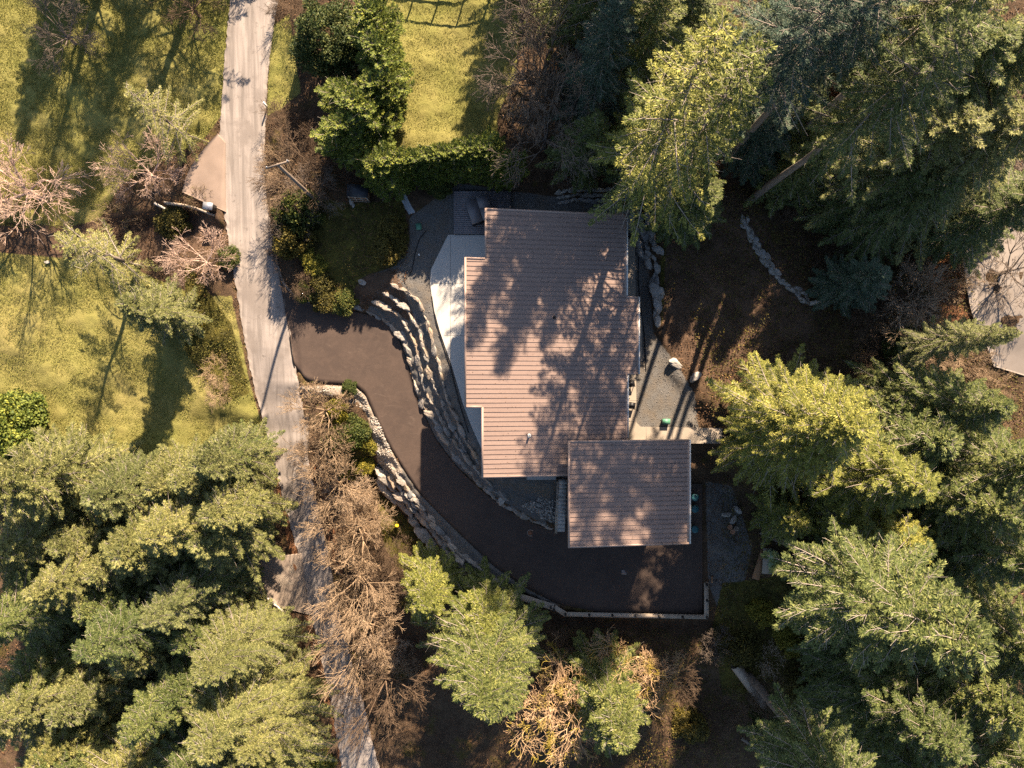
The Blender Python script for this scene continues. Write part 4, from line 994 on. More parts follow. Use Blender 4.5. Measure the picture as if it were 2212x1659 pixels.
def brush(name, seed, R, H, n, mat, leafm=None, nleaf=0):
    r = np.random.default_rng(seed); A = []; B = []
    az = r.uniform(0, 6.28, n); rad = R * np.sqrt(r.uniform(0, 1, n)) * .55; p = np.stack([np.cos(az) * rad, np.sin(az) * rad, np.zeros(n) - .05], 1)
    a2 = az + r.normal(0, .7, n); e = r.uniform(.25, 1.35, n)
    d = np.stack([np.cos(a2) * np.cos(e), np.sin(a2) * np.cos(e), np.sin(e)], 1); L = r.uniform(.5, 1.1, n) * (R * .35 + H * .5) * .55
    tips = []
    for gen in range(5):
        q = p + d * L[:, None]; A.append(p); B.append(q); tips.append(q)
        rep = 2 if gen in (0, 1, 2) else 1
        p = np.repeat(q, rep, 0); d = np.repeat(d, rep, 0) + r.normal(0, .42, (len(q) * rep, 3)); d[:, 2] -= .10; d /= np.linalg.norm(d, axis=1, keepdims=True)
        L = np.repeat(L, rep) * r.uniform(.5, .78, len(p))
    rr = np.concatenate([np.full(len(a), .020 * .72 ** i) for i, a in enumerate(A)])
    V, f = tubes(np.concatenate(A), np.concatenate(B), rr, rr * .8, 3)
    parts = [('stems', mk(name + '_stems', V, [f], mat))]
    if nleaf:
        T = np.concatenate(tips[2:]); T = T[r.integers(0, len(T), nleaf)] + r.normal(0, .05, (nleaf, 3)); V, f = leaves(T, r, .10, .06); parts.append(('leaves', mk(name + '_leaves', V, [f], leafm)))
    return tuple(parts)
def leaves(C_, r, l, w, up=.5):
    n = len(C_); d = r.normal(size=(n, 3)); d[:, 2] *= .6; d /= np.linalg.norm(d, axis=1, keepdims=True)
    s = np.cross(d, r.normal(size=(n, 3)) * np.array([1, 1, .3]) + np.array([0, 0, up * 2])); s /= np.linalg.norm(s, axis=1, keepdims=True)
    L = l * r.uniform(.6, 1.3, n)[:, None]; W = w * r.uniform(.7, 1.2, n)[:, None]
    V = np.stack([C_ - d * L * .5, C_ + s * W * .5, C_ + d * L * .5, C_ - s * W * .5], 1).reshape(-1, 3); return V, np.arange(len(V)).reshape(-1, 4)
def leafy(name, seed, R, H, n, mat, l=.14, w=.09, nl=26, lumps=.34):
    r = np.random.default_rng(seed); C_ = []
    a = r.uniform(0, 6.28, nl); e = np.arcsin(r.uniform(.0, 1, nl)); k = r.uniform(.5, .85, nl)
    cen = np.stack([np.cos(a) * np.cos(e) * R * k, np.sin(a) * np.cos(e) * R * k, np.sin(e) * H * .75 * k + H * .15], 1); cr = R * lumps * r.uniform(.7, 1.2, nl)
    which = r.integers(0, nl, n); d = r.normal(size=(n, 3)); d /= np.linalg.norm(d, axis=1, keepdims=True); rad = cr[which] * r.uniform(.55, 1.05, n)
    P = cen[which] + d * rad[:, None] * np.array([1, 1, .8]); P = P[P[:, 2] > .02]
    V, f = leaves(P, r, l, w)
    A = np.zeros((nl, 3)); A[:, :2] = r.normal(0, .08, (nl, 2)); V2, f2 = tubes(A, cen, np.full(nl, .035), np.full(nl, .012), 4)
    return (('stems', mk(name + '_stems', V2, [f2], M['brushd'])), ('leaves', mk(name + '_leaves', V, [f], mat)))
P_ = {}
P_['firA'] = conifer('fir_a', 21, 20, 4.3)
P_['firB'] = conifer('fir_b', 22, 20, 4.6, per=5, sp=.36, droop=.36, gap=.13)
P_['firC'] = conifer('fir_c', 23, 20, 4.0, per=6, sp=.42, e0=(-.2, .5), gaps=.16, cb=.3)
P_['firX'] = conifer('fir_tall', 30, 25, 4.8, cb=.56, per=5, sp=.36, gaps=.28)
P_['firH'] = conifer('fir_high', 29, 20, 4.3, cb=.46, per=6, sp=.32)
P_['firS'] = conifer('fir_small', 24, 11, 3.1, sp=.27, per=6, gap=.115, twl=.6, tw_r=.008)
P_['firT'] = conifer('fir_open', 25, 20, 4.6, sp=.55, per=5, gap=.22, bare=.28, twl=.8, gaps=.22, cb=.22, sl=.2, sw=.05)
P_['cedar'] = conifer('cedar', 26, 14, 4.2, sp=.27, per=6, e0=(.1, .9), droop=.30, gap=.15, twl=1.0, m=7, sl=.26, sw=.045, fan=26)
P_['cyp'] = conifer('cypress', 27, 5, 1.45, tw_r=.004, cb=.02, sp=.15, per=7, e0=(.35, 1.3), droop=.1, gap=.09, twl=.5, m=6, sl=.17, sw=.045, fan=28, pw=.6, gaps=.03)
P_['thin'] = conifer('thin_fir', 28, 9, 2.5, sp=.5, per=5, e0=(.3, .8), droop=.6, gap=.12, twl=.3, m=4, sl=.16, sw=.035, gaps=.25, fan=24, bare=.15)
P_['bareA'] = bare_tree('bare_a', 31, 5, 3.2, M['bark2'], depth=6, up=.15, kids=3)
P_['bareB'] = bare_tree('bare_b', 32, 7, 3.6, M['bark3'], depth=6, up=.3, kids=3, nmain=8)
P_['bareM'] = bare_tree('bare_mossy', 33, 11, 5.2, M['barkm'], depth=6, up=.35, kids=3, r0=.22, twig=.016, wig=.75, nmain=6)
P_['brushA'] = bare_tree('brush_a', 41, 2.2, 2.3, M['brush'], depth=6, up=.1, kids=3, r0=.04, twig=.0055, trunkf=.06, nmain=11, wig=.3)
P_['brushB'] = brush('brush_b', 42, 1.7, 1.7, 60, M['brush'], M['leafy'], 260)
P_['leafA'] = leafy('leafy_a', 51, 1.5, 1.7, 9000, M['leaf']); P_['leafB'] = leafy('leafy_b', 52, 1.2, 1.2, 6000, M['leafy'], .12, .07)
P_['leafR'] = leafy('leafy_round', 53, 2.3, 3.6, 26000, M['leaf'], .15, .10, 60, .26); P_['leafT'] = leafy('leafy_tree', 54, 2.6, 5.0, 26000, M['leaf'], .15, .09, 60, .26)
used = set()
def plant(kind, name, cat, label, base, rz, s, mats=None, group=None):
    """one thing with its parts; copies share the mesh data"""
    root = empty(name, base, rz)
    root.scale = s if isinstance(s, tuple) else (s, s, s); tag(root, label, cat, group)
    if kind not in used:
        used.add(kind); protos[kind] = []
        for nm_, me in P_[kind]: protos[kind].append(obj(nm_, me, root))
        parts = protos[kind]
    else:
        parts = []
        for o in protos[kind]:
            c = o.copy(); c.parent = root; COL.objects.link(c); parts.append(c)
    for c in parts:
        m_ = (mats or {}).get(c.name.split('.')[0])
        c.material_slots[0].link = 'OBJECT'
        c.material_slots[0].material = M[m_] if m_ else c.data.materials[0]
    return root
protos = {}
HT = {'firA': 20, 'firB': 20, 'firC': 20, 'firS': 11, 'firH': 20, 'firX': 25, 'firT': 20, 'cedar': 14, 'cyp': 5, 'thin': 9}
def tree(kind, u, v, H, wide, mat, label, name='fir_tree', cat='tree', group=None, rz=None):
    b = by_top(u, v, H); s = H / HT[kind]
    return plant(kind, name, cat, label, b, random.uniform(0, 6.28) if rz is None else rz, (s * wide, s * wide, s), {'crown': mat}, group)
GR, GB_, GL, GT = 'conifers on the right of the house', 'conifers below the driveway', 'conifers in the lower left wood', 'conifers above the house'
TREES = [
 ('firT', 1575, 30, 23, 1.0, 'firy', 'tall thin-needled fir with grey limbs, left one of the pair above the house', GT),
 ('firT', 1650, 95, 22, 1.0, 'firy', 'tall thin-needled fir with grey limbs, right one of the pair above the house', GT),
 ('firS', 1285, 260, 8, 1.15, 'fir', 'short bushy green fir between the leafless trees and the tall pair', GT),
 ('firS', 1425, 300, 8, 1.1, 'fir', 'short dark fir directly above the bank of small stones', GT),
 ('firS', 1530, 400, 8, 1.2, 'fir', 'low spreading fir at the lower end of the tall pair, above the trail', GT),
 ('firB', 1340, 0, 15, 1.0, 'firb', 'blue green fir at the top edge, next to the leafless brush', GT),
 ('firA', 1450, -60, 16, 1.0, 'fir', 'green fir cut by the top edge, left of the tall pair', GT),
 ('firA', 2190, 70, 14, 1.5, 'fir', 'fir filling the top right corner', GT),
 ('firA', 2120, 250, 14, 1.5, 'cedar', 'dull yellow green fir at the right edge below the corner one', GR),
 ('firA', 1990, 380, 10, 1.5, 'fir', 'shaded fir above the dark one by the bleached log', GR),
 ('firB', 2070, 390, 11, 1.4, 'fir', 'fir just above the bright yellow green bush', GR),
 ('firS', 1915, 590, 7, 1.15, 'firb', 'dark green drooping fir over the bleached log', GR),
 ('firA', 1870, 930, 15, 1.45, 'firy', 'big sunlit yellow green fir reaching over the walkway right of the garage', GR),
 ('firB', 1810, 995, 12, 1.25, 'firy', 'sunlit fir nearest to the garage roof, above the terracotta pots', GR),
 ('firB', 2010, 1060, 13, 1.7, 'firy', 'big sunlit fir right of the one reaching over the walkway', GR),
 ('firB', 1990, 1190, 11, 1.7, 'firy', 'fir directly above the long grey trunk on the right', GR),
 ('firS', 1740, 850, 6, 1.1, 'fir', 'small dark green fir at the lower end of the dirt trail', GR),
 ('firA', 2180, 880, 12, 1.4, 'fir', 'fir at the right edge below the side road', GR),
 ('firC', 2200, 720, 12, .9, 'cedar', 'pale fir at the right edge beside the side road', GR),
 ('firA', 2210, 1120, 13, 1.4, 'fir', 'shaded fir at the right edge, halfway down', GR),
 ('firH', 2135, 1420, 23, 1.15, 'fir', 'tall fir on the long grey leaning trunk beside the green tanks', GR),
 ('firA', 2230, 1570, 16, 1.4, 'fir', 'fir at the right edge above the bottom corner', GR),
 ('firA', 1990, 1330, 13, 1.5, 'fir', 'olive fir between the grey trunk and the mossy slope', GR),
 ('firB', 1970, 1490, 10, 1.7, 'fir', 'dense olive fir right of the mossy slope', GR),
 ('firB', 2080, 1640, 15, 1.5, 'fir', 'fir at the bottom edge right of centre of the lower right wood', GR),
 
 ('firH', 1975, 1900, 22, 1.0, 'fir', 'fir with a thick sunlit bare trunk leaning out of the bottom edge', GR),
 ('firS', 1940, 1610, 9, 1.3, 'fir', 'broad low fir below the thick sunlit trunk', GR),
 ('firA', 1045, 1540, 16, 1.3, 'fir', 'large fir below the outer boulders, left of the leafless orange tree', GB_),
 ('firS', 915, 1310, 8, 1.3, 'firy', 'short bright yellow green fir beside the lowest boulders', GB_),
 ('firS', 1045, 1370, 9, 1.25, 'firy', 'bright fir top reaching up to the left end of the timber cap', GB_),
 ('firS', 1345, 1610, 12, 1.15, 'fir', 'green fir at the bottom edge amid leafless orange branches', GB_),
 
 ('cedar', 60, 1090, 8.1, 1.46, 'cedar', 'soft yellowish cedar at the left edge below the round shrub', GL),
 ('cedar', 190, 1080, 8.9, 1.46, 'cedar', 'soft yellowish cedar, second from left along the lawn edge', GL),
 ('cedar', 320, 1060, 8.1, 1.4, 'cedar', 'soft yellowish cedar, third from left along the lawn edge', GL),
 ('cedar', 420, 1010, 10.0, 1.0, 'cedar', 'soft cedar where the tree shadow meets the lower wood', GL),
 ('cedar', 420, 1180, 9.6, 1.46, 'cedar', 'yellowish cedar in the middle of the upper left wood', GL),
 ('cedar', 250, 1210, 9.6, 1.6, 'cedar', 'broad yellowish cedar with pale limbs, left of middle', GL),
 ('firA', 60, 1290, 11.8, 1.46, 'cedar', 'broad fir at the left edge, upper one of the lower three', GL),
 ('firS', 395, 1285, 8, 1.3, 'fir', 'dark shaded fir left of the concrete pull-out', GL),
 ('firB', 310, 1350, 11.8, 1.4, 'cedar', 'pale fir in the centre of the lower left wood', GL),
 ('firC', 170, 1420, 12.6, 1.46, 'fir', 'dark-gapped fir left of the centre of the lower left wood', GL),
 ('firA', 430, 1470, 11.8, 1.46, 'cedar', 'fir left of the broad one overhanging the road', GL),
 ('firS', 20, 1500, 8.9, 1.46, 'fir', 'fir at the left edge above the bottom corner', GL),
 ('firC', 270, 1600, 12.6, 1.46, 'fir', 'shaded fir at the bottom edge left of middle of the lower left wood', GL),
 ('cedar', 70, 1660, 9.6, 1.6, 'cedar', 'soft pale cedar in the bottom left corner', GL),
 ('firB', 520, 1640, 11.1, 1.46, 'cedar', 'sunlit fir at the bottom edge beside the road', GL),
 ('thin', 275, 195, 8.5, 1.0, 'cedar', 'sparse drooping fir with separate grey green limbs on the upper left lawn', None),
]
for (k, u, v, H, w, m_, lb, g_) in TREES:
    tree(k, u, v, H, w, m_, lb, 'cedar_tree' if k == 'cedar' else 'fir_tree', 'tree', g_)
EDGE = [('firA', 1520, -120, 14, 'fir', 'fir crown cut by the top edge above the tall pair'), ('firA', 1990, -110, 13, 'fir', 'crown cut by the top edge near the mossy yellow branches'), ('firB', 2150, -90, 13, 'fir', 'crown cut by the top edge beside the right corner'),
 ('firA', 2310, 30, 14, 'fir', 'crown cut by the right edge at the top corner'), ('firB', 2290, 230, 14, 'cedar', 'dull crown cut by the right edge, second from the top'), ('firB', 2310, 400, 12, 'fir', 'crown cut by the right edge above the side road'), ('firB', 2330, 1030, 14, 'fir', 'crown cut by the right edge, middle of the wood'), ('firB', 2340, 1250, 15, 'fir', 'crown cut by the right edge above the leaning trunk fir'), ('firA', 2350, 1460, 16, 'fir', 'crown cut by the right edge near the bottom corner'), ('firB', 2300, 1720, 16, 'fir', 'crown in the bottom right corner'),
 ('firB', 2130, 1800, 15, 'fir', 'crown cut by the bottom edge left of the right corner'), ('cedar', -60, 1060, 13, 'cedar', 'cedar cut by the left edge below the round shrub'), ('firA', -70, 1220, 12, 'cedar', 'crown cut by the left edge, upper of three'), ('firB', -90, 1390, 13, 'fir', 'crown cut by the left edge, middle of three'), ('firA', -60, 1600, 13, 'cedar', 'crown cut by the left edge near the bottom corner'),
 ('firA', 20, 1770, 13, 'fir', 'crown cut by the bottom edge at the left corner'), ('firB', 170, 1780, 13, 'cedar', 'crown cut by the bottom edge, second from the left corner'), ('firA', 330, 1780, 13, 'fir', 'crown cut by the bottom edge, third from the left corner'), ('firA', 460, 1800, 13, 'cedar', 'crown cut by the bottom edge, nearest to the road'),
 ('cedar', 120, 1190, 9, 'cedar', 'low cedar filling the gap behind the left row'), ('cedar', 330, 1180, 9, 'cedar', 'low cedar in the middle of the upper left wood, in a gap'), ('firS', 170, 1330, 9, 'fir', 'low dark fir in a gap of the lower left wood'), ('firS', 380, 1400, 9, 'fir', 'low fir in a gap right of the centre of the lower left wood'), ('firS', 110, 1560, 10, 'cedar', 'low pale fir in a gap near the bottom left corner'), ('firS', 250, 1450, 9, 'cedar', 'low pale fir in the gap at the centre of the lower left wood'), ('firS', 430, 1540, 10, 'cedar', 'low pale fir in the gap left of the broad roadside fir'), ('firS', 190, 1250, 9, 'cedar', 'low pale fir in a gap of the upper left wood'), ('firS', 350, 1520, 10, 'fir', 'low shaded fir in a gap near the bottom'),
 ('firS', 1745, 1140, 7, 'firy', 'low bright fir beside the grey trunk foot'), ('firS', 2080, 1300, 12, 'fir', 'fir in the gap above the leaning trunk crown'), ('firS', 2060, 960, 12, 'fir', 'fir filling the gap between the two big sunlit firs and the right edge')]
for (k, u, v, H, m_, lb) in EDGE: tree(k, u, v, H, 1.12 if k in ('firS', 'cedar') else 1.45, m_, lb, 'cedar_tree' if k == 'cedar' else 'fir_tree')
BASED = [('firS', 548, 975, 8, 1.1, 'fir', 'green fir at the upper end of the lower left wood, touching the road edge'), ('firS', 500, 1010, 9, 1.1, 'cedar', 'fir left of the green one at the upper end of the lower left wood'), ('firS', 565, 1065, 10, 1.1, 'cedar', 'fir beside the rusty strip of the road edge'), ('firS', 520, 1110, 9, 1.3, 'fir', 'fir just above the concrete pull-out left of the road'), ('firB', 480, 1090, 12, 1.5, 'cedar', 'fir behind the one at the rusty strip'), ('firB', 590, 1450, 13, 1.75, 'cedar', 'broad sunlit fir overhanging the left road edge near the bottom'), ('firA', 610, 1540, 13, 1.5, 'cedar', 'broad fir over the lowest stretch of the left road edge'), ('firS', 690, 1640, 4, .9, 'cyp', 'small bright green fir at the bottom edge touching the road'),
 ('thin', 255, -170, 15, 1.3, 'fir', 'fir off the top edge, its shadow across the upper left lawn'), ('firC', 345, -190, 16, .8, 'fir', 'fir off the top edge throwing the longest shadow over the left lawn'), ('thin', 440, -120, 14, 1.4, 'fir', 'fir off the top edge shading the grass beside the road'), ('firS', 160, -120, 9, 1.0, 'fir', 'small fir off the top edge beside the leafless corner tree'), ('thin', 300, 575, 9, 1.25, 'cedar', 'sparse fir throwing a long feathered shadow on the left lawn'), ('firS', 405, 685, 9, .95, 'cedar', 'sparse brownish fir right of the feathered shadow'), 
 ('firS', 1130, -60, 9, 1.0, 'fir', 'fir off the top edge shading the right side of the mown lawn'), ('bareX', 1080, -140, 0, 0, '', ''),
 ('firA', 1295, 150, 20, .95, 'fir', 'fir in the dark right of the leafless trees, above the house'), ('firA', 1240, 95, 21, .85, 'fir', 'fir standing in the dark above the house, left of the tall pair'), ('firX', 1490, 372, 25, .8, 'firb', 'blue green fir right of the tall pair, bare trunk on the upper left trail'), ('firX', 1563, 345, 25, .72, 'firb', 'tall dark fir on a bare trunk at the middle of the trail head'), ('firX', 1625, 430, 24, .78, 'fir', 'tall olive fir on a bare trunk beside the row of small stones'),  ('firX', 1680, 330, 25, .9, 'fir', 'tall fir right of the leaf strip, crown at the top right'), 
 ('firS', 1600, 320, 8, 1.3, 'firb', 'low dark fir under the tall trunks at the trail head'), ('firS', 1690, 385, 8, 1.3, 'fir', 'low shaded fir right of the row of small stones'), ('firS', 1655, 300, 8, 1.2, 'fir', 'low fir behind the tall trunks beside the leaf strip'), ('firT', 1480, 300, 19, .9, 'fir', 'thin fir between the tall pair and the trail head')]
for (k, u, v, H, w, m_, lb) in BASED:
    if k == 'bareX': continue
    s_ = H / HT[k]; plant(k, 'fir_tree', 'tree', lb, gp(u, v), random.uniform(0, 6.28), (s_ * w, s_ * w, s_), {'crown': m_})
for o in bpy.data.objects:      # no tree may stand on the road or the driveway
    if o.get('category') == 'tree':
        z = o.location.z; u = CX + o.location.x * F / (CAMH - z); v = CY - o.location.y * F / (CAMH - z)
        for nm_, pl in (('road', road_poly), ('drive', drive_poly), ('house', [(1004, 450), (1378, 450), (1378, 950), (1490, 950), (1490, 1183), (1228, 1183), (1228, 1035), (1004, 1035)])):
            if inside(pl, np.array([u]), np.array([v]))[0]: print('ON', nm_, round(u), round(v), o['label'])
# hedge rows of cypress
HG = 'cypresses in the hedge below the mown lawn'
hl = ['leftmost cypress of the trimmed hedge below the mown lawn', 'second cypress from the left in the hedge', 'third cypress from the left in the hedge', 'fourth cypress from the left in the hedge', 'fifth cypress from the left in the hedge', 'sixth cypress from the left in the hedge', 'seventh cypress from the left in the hedge', 'eighth cypress from the left in the hedge', 'rightmost cypress of the hedge, beside the leafless tree']
for i in range(9):
    t_ = i / 8; tree('cyp', 800 + 245 * t_, 352 - 40 * t_ + random.uniform(-4, 4), 4.6 * random.uniform(.92, 1.08), 1.1, 'cyp', hl[i], 'cypress', 'cypress', HG)
for (u, v, h, lb) in ((735, 265, 5.5, 'cypress at the lower tip of the dark column left of the lawn'), (762, 215, 6, 'cypress with bright tips in the column left of the lawn'), (800, 175, 5.5, 'cypress against the left edge of the mown lawn'), (740, 190, 5, 'dark cypress on the road side of the column'), (805, 95, 6, 'cypress right of the broadleaf tree, by the lawn'), (790, 20, 6, 'cypress at the top edge left of the lawn'), (770, 290, 4.5, 'lowest small cypress just above the hedge'), (1090, 345, 4, 'dark cypress behind the deck, right of the hedge')):
    tree('cyp', u, v, h, 1.25, 'cyp', lb, 'cypress', 'cypress', 'cypresses left of the mown lawn')
def shrub(kind, u, v, s, label, name, cat='shrub', mats=None, group=None):
    plant(kind, name, cat, label, gp(u, v), random.uniform(0, 6.28), s, mats, group)
shrub('leafT', 722, 110, 1.12, 'round broadleaf evergreen tree at the top between road and lawn', 'broadleaf_tree', 'tree')
shrub('leafR', 66, 925, 1.5, 'dense dome shaped shrub at the left edge of the lawn', 'round_shrub', 'shrub', {'leaves': 'cyp'})
T3m = {'trunk': 'bark2', 'twigs': 'bark2'}; TG = {'trunk': 'bark3', 'twigs': 'bark3'}
def bare(kind, u, v, s, label, m_=None, name='leafless_tree'):
    shrub(kind, u, v, s, label, name, 'tree', {'trunk': m_, 'twigs': m_} if m_ else None, None)
bare('bareA', 455, 570, .82, 'pinkish leafless tree beside the left road edge', 'bark2')
bare('bareA', 340, 385, .92, 'pinkish leafless tree above the low timber wall')
bare('bareA', 85, 425, 1.45, 'wide pinkish leafless tree at the left edge of the lawn')
bare('bareA', 20, 440, .9, 'leafless tree cut by the left edge, next to the wide pinkish one')
bare('bareB', 165, 95, .85, 'leafless grey tree in the top left corner', 'bark3')
bare('bareB', 430, 35, .8, 'dark leafless tree left of the road at the top', 'brushd')
bare('bareB', 1175, 325, (1.15, 1.15, 1.7), 'grey leafless tree with radiating limbs between hedge and firs')
bare('bareB', 1160, 215, (1.2, 1.2, 2.0), 'grey leafless tree right of the mown lawn, above the radiating one')
bare('bareB', 1190, 110, (1.3, 1.3, 2.1), 'grey leafless tree right of the lawn near the top edge')
bare('bareB', 1215, 250, (1.2, 1.2, 2.0), 'tall grey leafless tree with its top against the blue green firs')
bare('bareM', 1335, 1420, .75, 'mossy orange leafless tree with knotted limbs below the retaining wall')
bare('bareM', 1225, 1460, .85, 'mossy orange leafless tree between the large fir and the small fir')
bare('bareM', 1200, 1500, .85, 'orange leafless tree at the bottom edge below the large fir')
bare('bareM', 1400, 1440, .60, 'small knotted leafless tree right of the small fir at the bottom')
bare('bareB', 1440, 1450, .68, 'dim grey leafless shrub tree below the retaining wall', 'brushd')
bare('bareB', 1540, 1385, .5, 'little grey leafless tree by the upper end of the thick trunk', 'bark3')
bare('bareB', 1600, 1520, .55, 'brown leafless shrub tree left of the thick trunk', 'brushd')
bare('bareA', 2080, 470, 1.0, 'pale grey leafless tree hanging over the side road', 'bark3')
bare('bareA', 2160, 590, 1.0, 'pale grey leafless tree on the side road at the right edge', 'bark3')
bare('bareB', 2130, 330, 1.0, 'pale leafless tree between firs at the right edge', 'bark3')
bare('bareB', 1990, 80, .8, 'leafless tree with mossy yellow limbs among the top right firs', 'barkm')
bare('bareB', 690, 430, .62, 'brown leafless tree hiding the foot of the utility pole', 'bark3')
bare('bareB', 715, 885, (.7, .7, 1.5), 'slender bare tree right of the road beside the driveway bend', 'brush')
bare('bareB', 726, 955, (.75, .75, 1.6), 'slender bare tree right of the road, left of the yellow mound', 'brush')
bare('bareB', 748, 1035, (.85, .85, 1.8), 'slender bare tree right of the road, left of the top of outer boulders', 'brush')
bare('bareB', 785, 1120, (.95, .95, 2.0), 'bare tree beside the road above the yellow ball', 'brush')
bare('bareB', 795, 1225, (.95, .95, 2.1), 'bare tree beside the road level with the concrete pull-out', 'brush')
bare('bareB', 810, 1325, (.95, .95, 2.1), 'bare tree beside the road left of the bleached dead shrub', 'brush')
bare('bareB', 845, 1440, (1.0, 1.0, 2.1), 'bare tree beside the road left of the large fir', 'brushd')
bare('bareB', 660, 400, .9, 'bare tree right of the road under the utility pole', 'brushd')
bare('bareB', 650, 500, .5, 'grey leafless tree at the curve of the kerb', 'bark3')
bare('bareA', 888, 1268, .26, 'small bleached dead shrub with star shaped limbs beside the bright fir', 'deadw', 'dead_shrub')
BR = [(610, 345, .8, 0), (640, 390, .9, 0), (612, 410, .8, 1), (640, 450, .85, 0), (700, 350, .9, 2), (650, 300, .9, 2), (625, 260, .8, 2), (735, 380, .7, 0), (620, 480, .7, 0), (612, 540, .6, 2), (640, 600, .8, 2), (630, 30, .9, 2), (660, 620, .6, 2),
      (700, 880, .8, 1), (690, 975, .8, 0), (755, 1060, .9, 0), (800, 1070, .7, 0), (775, 1140, .9, 0), (820, 1195, 1.0, 0), (855, 1200, .8, 0), (845, 1255, .9, 0), (750, 1280, .7, 0), (775, 1370, .8, 0), (830, 1400, 1.0, 0), (795, 1440, .8, 1), (860, 1450, .9, 0), (850, 1580, 1.0, 2),
      (470, 800, .8, 1), (480, 850, .6, 0), (430, 430, .6, 1), (250, 480, .9, 1), (230, 540, .8, 1), (300, 500, .7, 2), (1890, 680, 1.1, 2), (1960, 640, 1.0, 0), (2020, 610, 1.0, 0), (1960, 740, 1.1, 0), (2030, 700, 1.0, 0), (1880, 790, 1.0, 2), (2070, 780, 1.0, 0), (2100, 850, 1.0, 0), (1780, 560, .7, 2), (1640, 1480, .9, 2), (1660, 1420, .8, 1), (1130, 1330, .8, 2), (1190, 1400, 1.0, 2), (1060, 90, .1, 0), (1100, 1480, .9, 0), (2110, 1080, 1.0, 2), (1560, 330, .8, 2), (1750, 360, .8, 2), (1700, 440, .8, 2)]
zone = lambda u, v: ('between road and mossy garden' if v < 700 and u < 800 else 'between road and outer boulders' if u < 900 and v > 800 and u > 600 else 'left of the road' if u < 600 else 'in the woods right of the trail' if u > 1700 and v < 1200 else 'below the driveway')
words = ['tan', 'dense dry', 'low brown', 'wispy', 'tangled', 'bleached', 'matted']
n_z = {}; BL = {}
ORD = ['topmost', 'second', 'third', 'fourth', 'fifth', 'sixth', 'seventh', 'eighth', 'ninth', 'tenth', 'eleventh', 'twelfth', 'thirteenth', 'fourteenth', 'fifteenth', 'sixteenth', 'seventeenth', 'eighteenth', 'nineteenth', 'twentieth', 'twenty-first', 'twenty-second', 'twenty-third', 'twenty-fourth']
for zn in set(zone(b[0], b[1]) for b in BR if b[2] > .2):
    mem = sorted([i for i, b in enumerate(BR) if b[2] > .2 and zone(b[0], b[1]) == zn], key=lambda i: BR[i][1])
    for r_, i in enumerate(mem):
        BL[i] = (ORD[r_] + (' clump' if r_ == 0 else ' from top') + ' of the ' + ('bare ', 'yellow leaved ', 'dark ')[BR[i][3]] + 'brush ' + zn)
for i, (u, v, s, k) in enumerate(BR):
    if s < .2: continue
    zn = zone(u, v); n_z[zn] = n_z.get(zn, 0) + 1
    ref = [('above', 'below', 'left of', 'right of')[i % 4]]
    lb = BL[i]
    plant(('brushA', 'brushB', 'brushA')[k], 'dry_brush', 'brush', lb, gp(u, v), random.uniform(0, 6.28), (s * random.uniform(.8, 1.15), s * random.uniform(.8, 1.15), s * random.uniform(.6, 1.3)), (lambda c: {'stems': c, 'trunk': c, 'twigs': c})('brushd' if k == 2 else random.choice(('brush', 'brushl', 'brush', 'brushd'))), 'bare brush ' + zn)
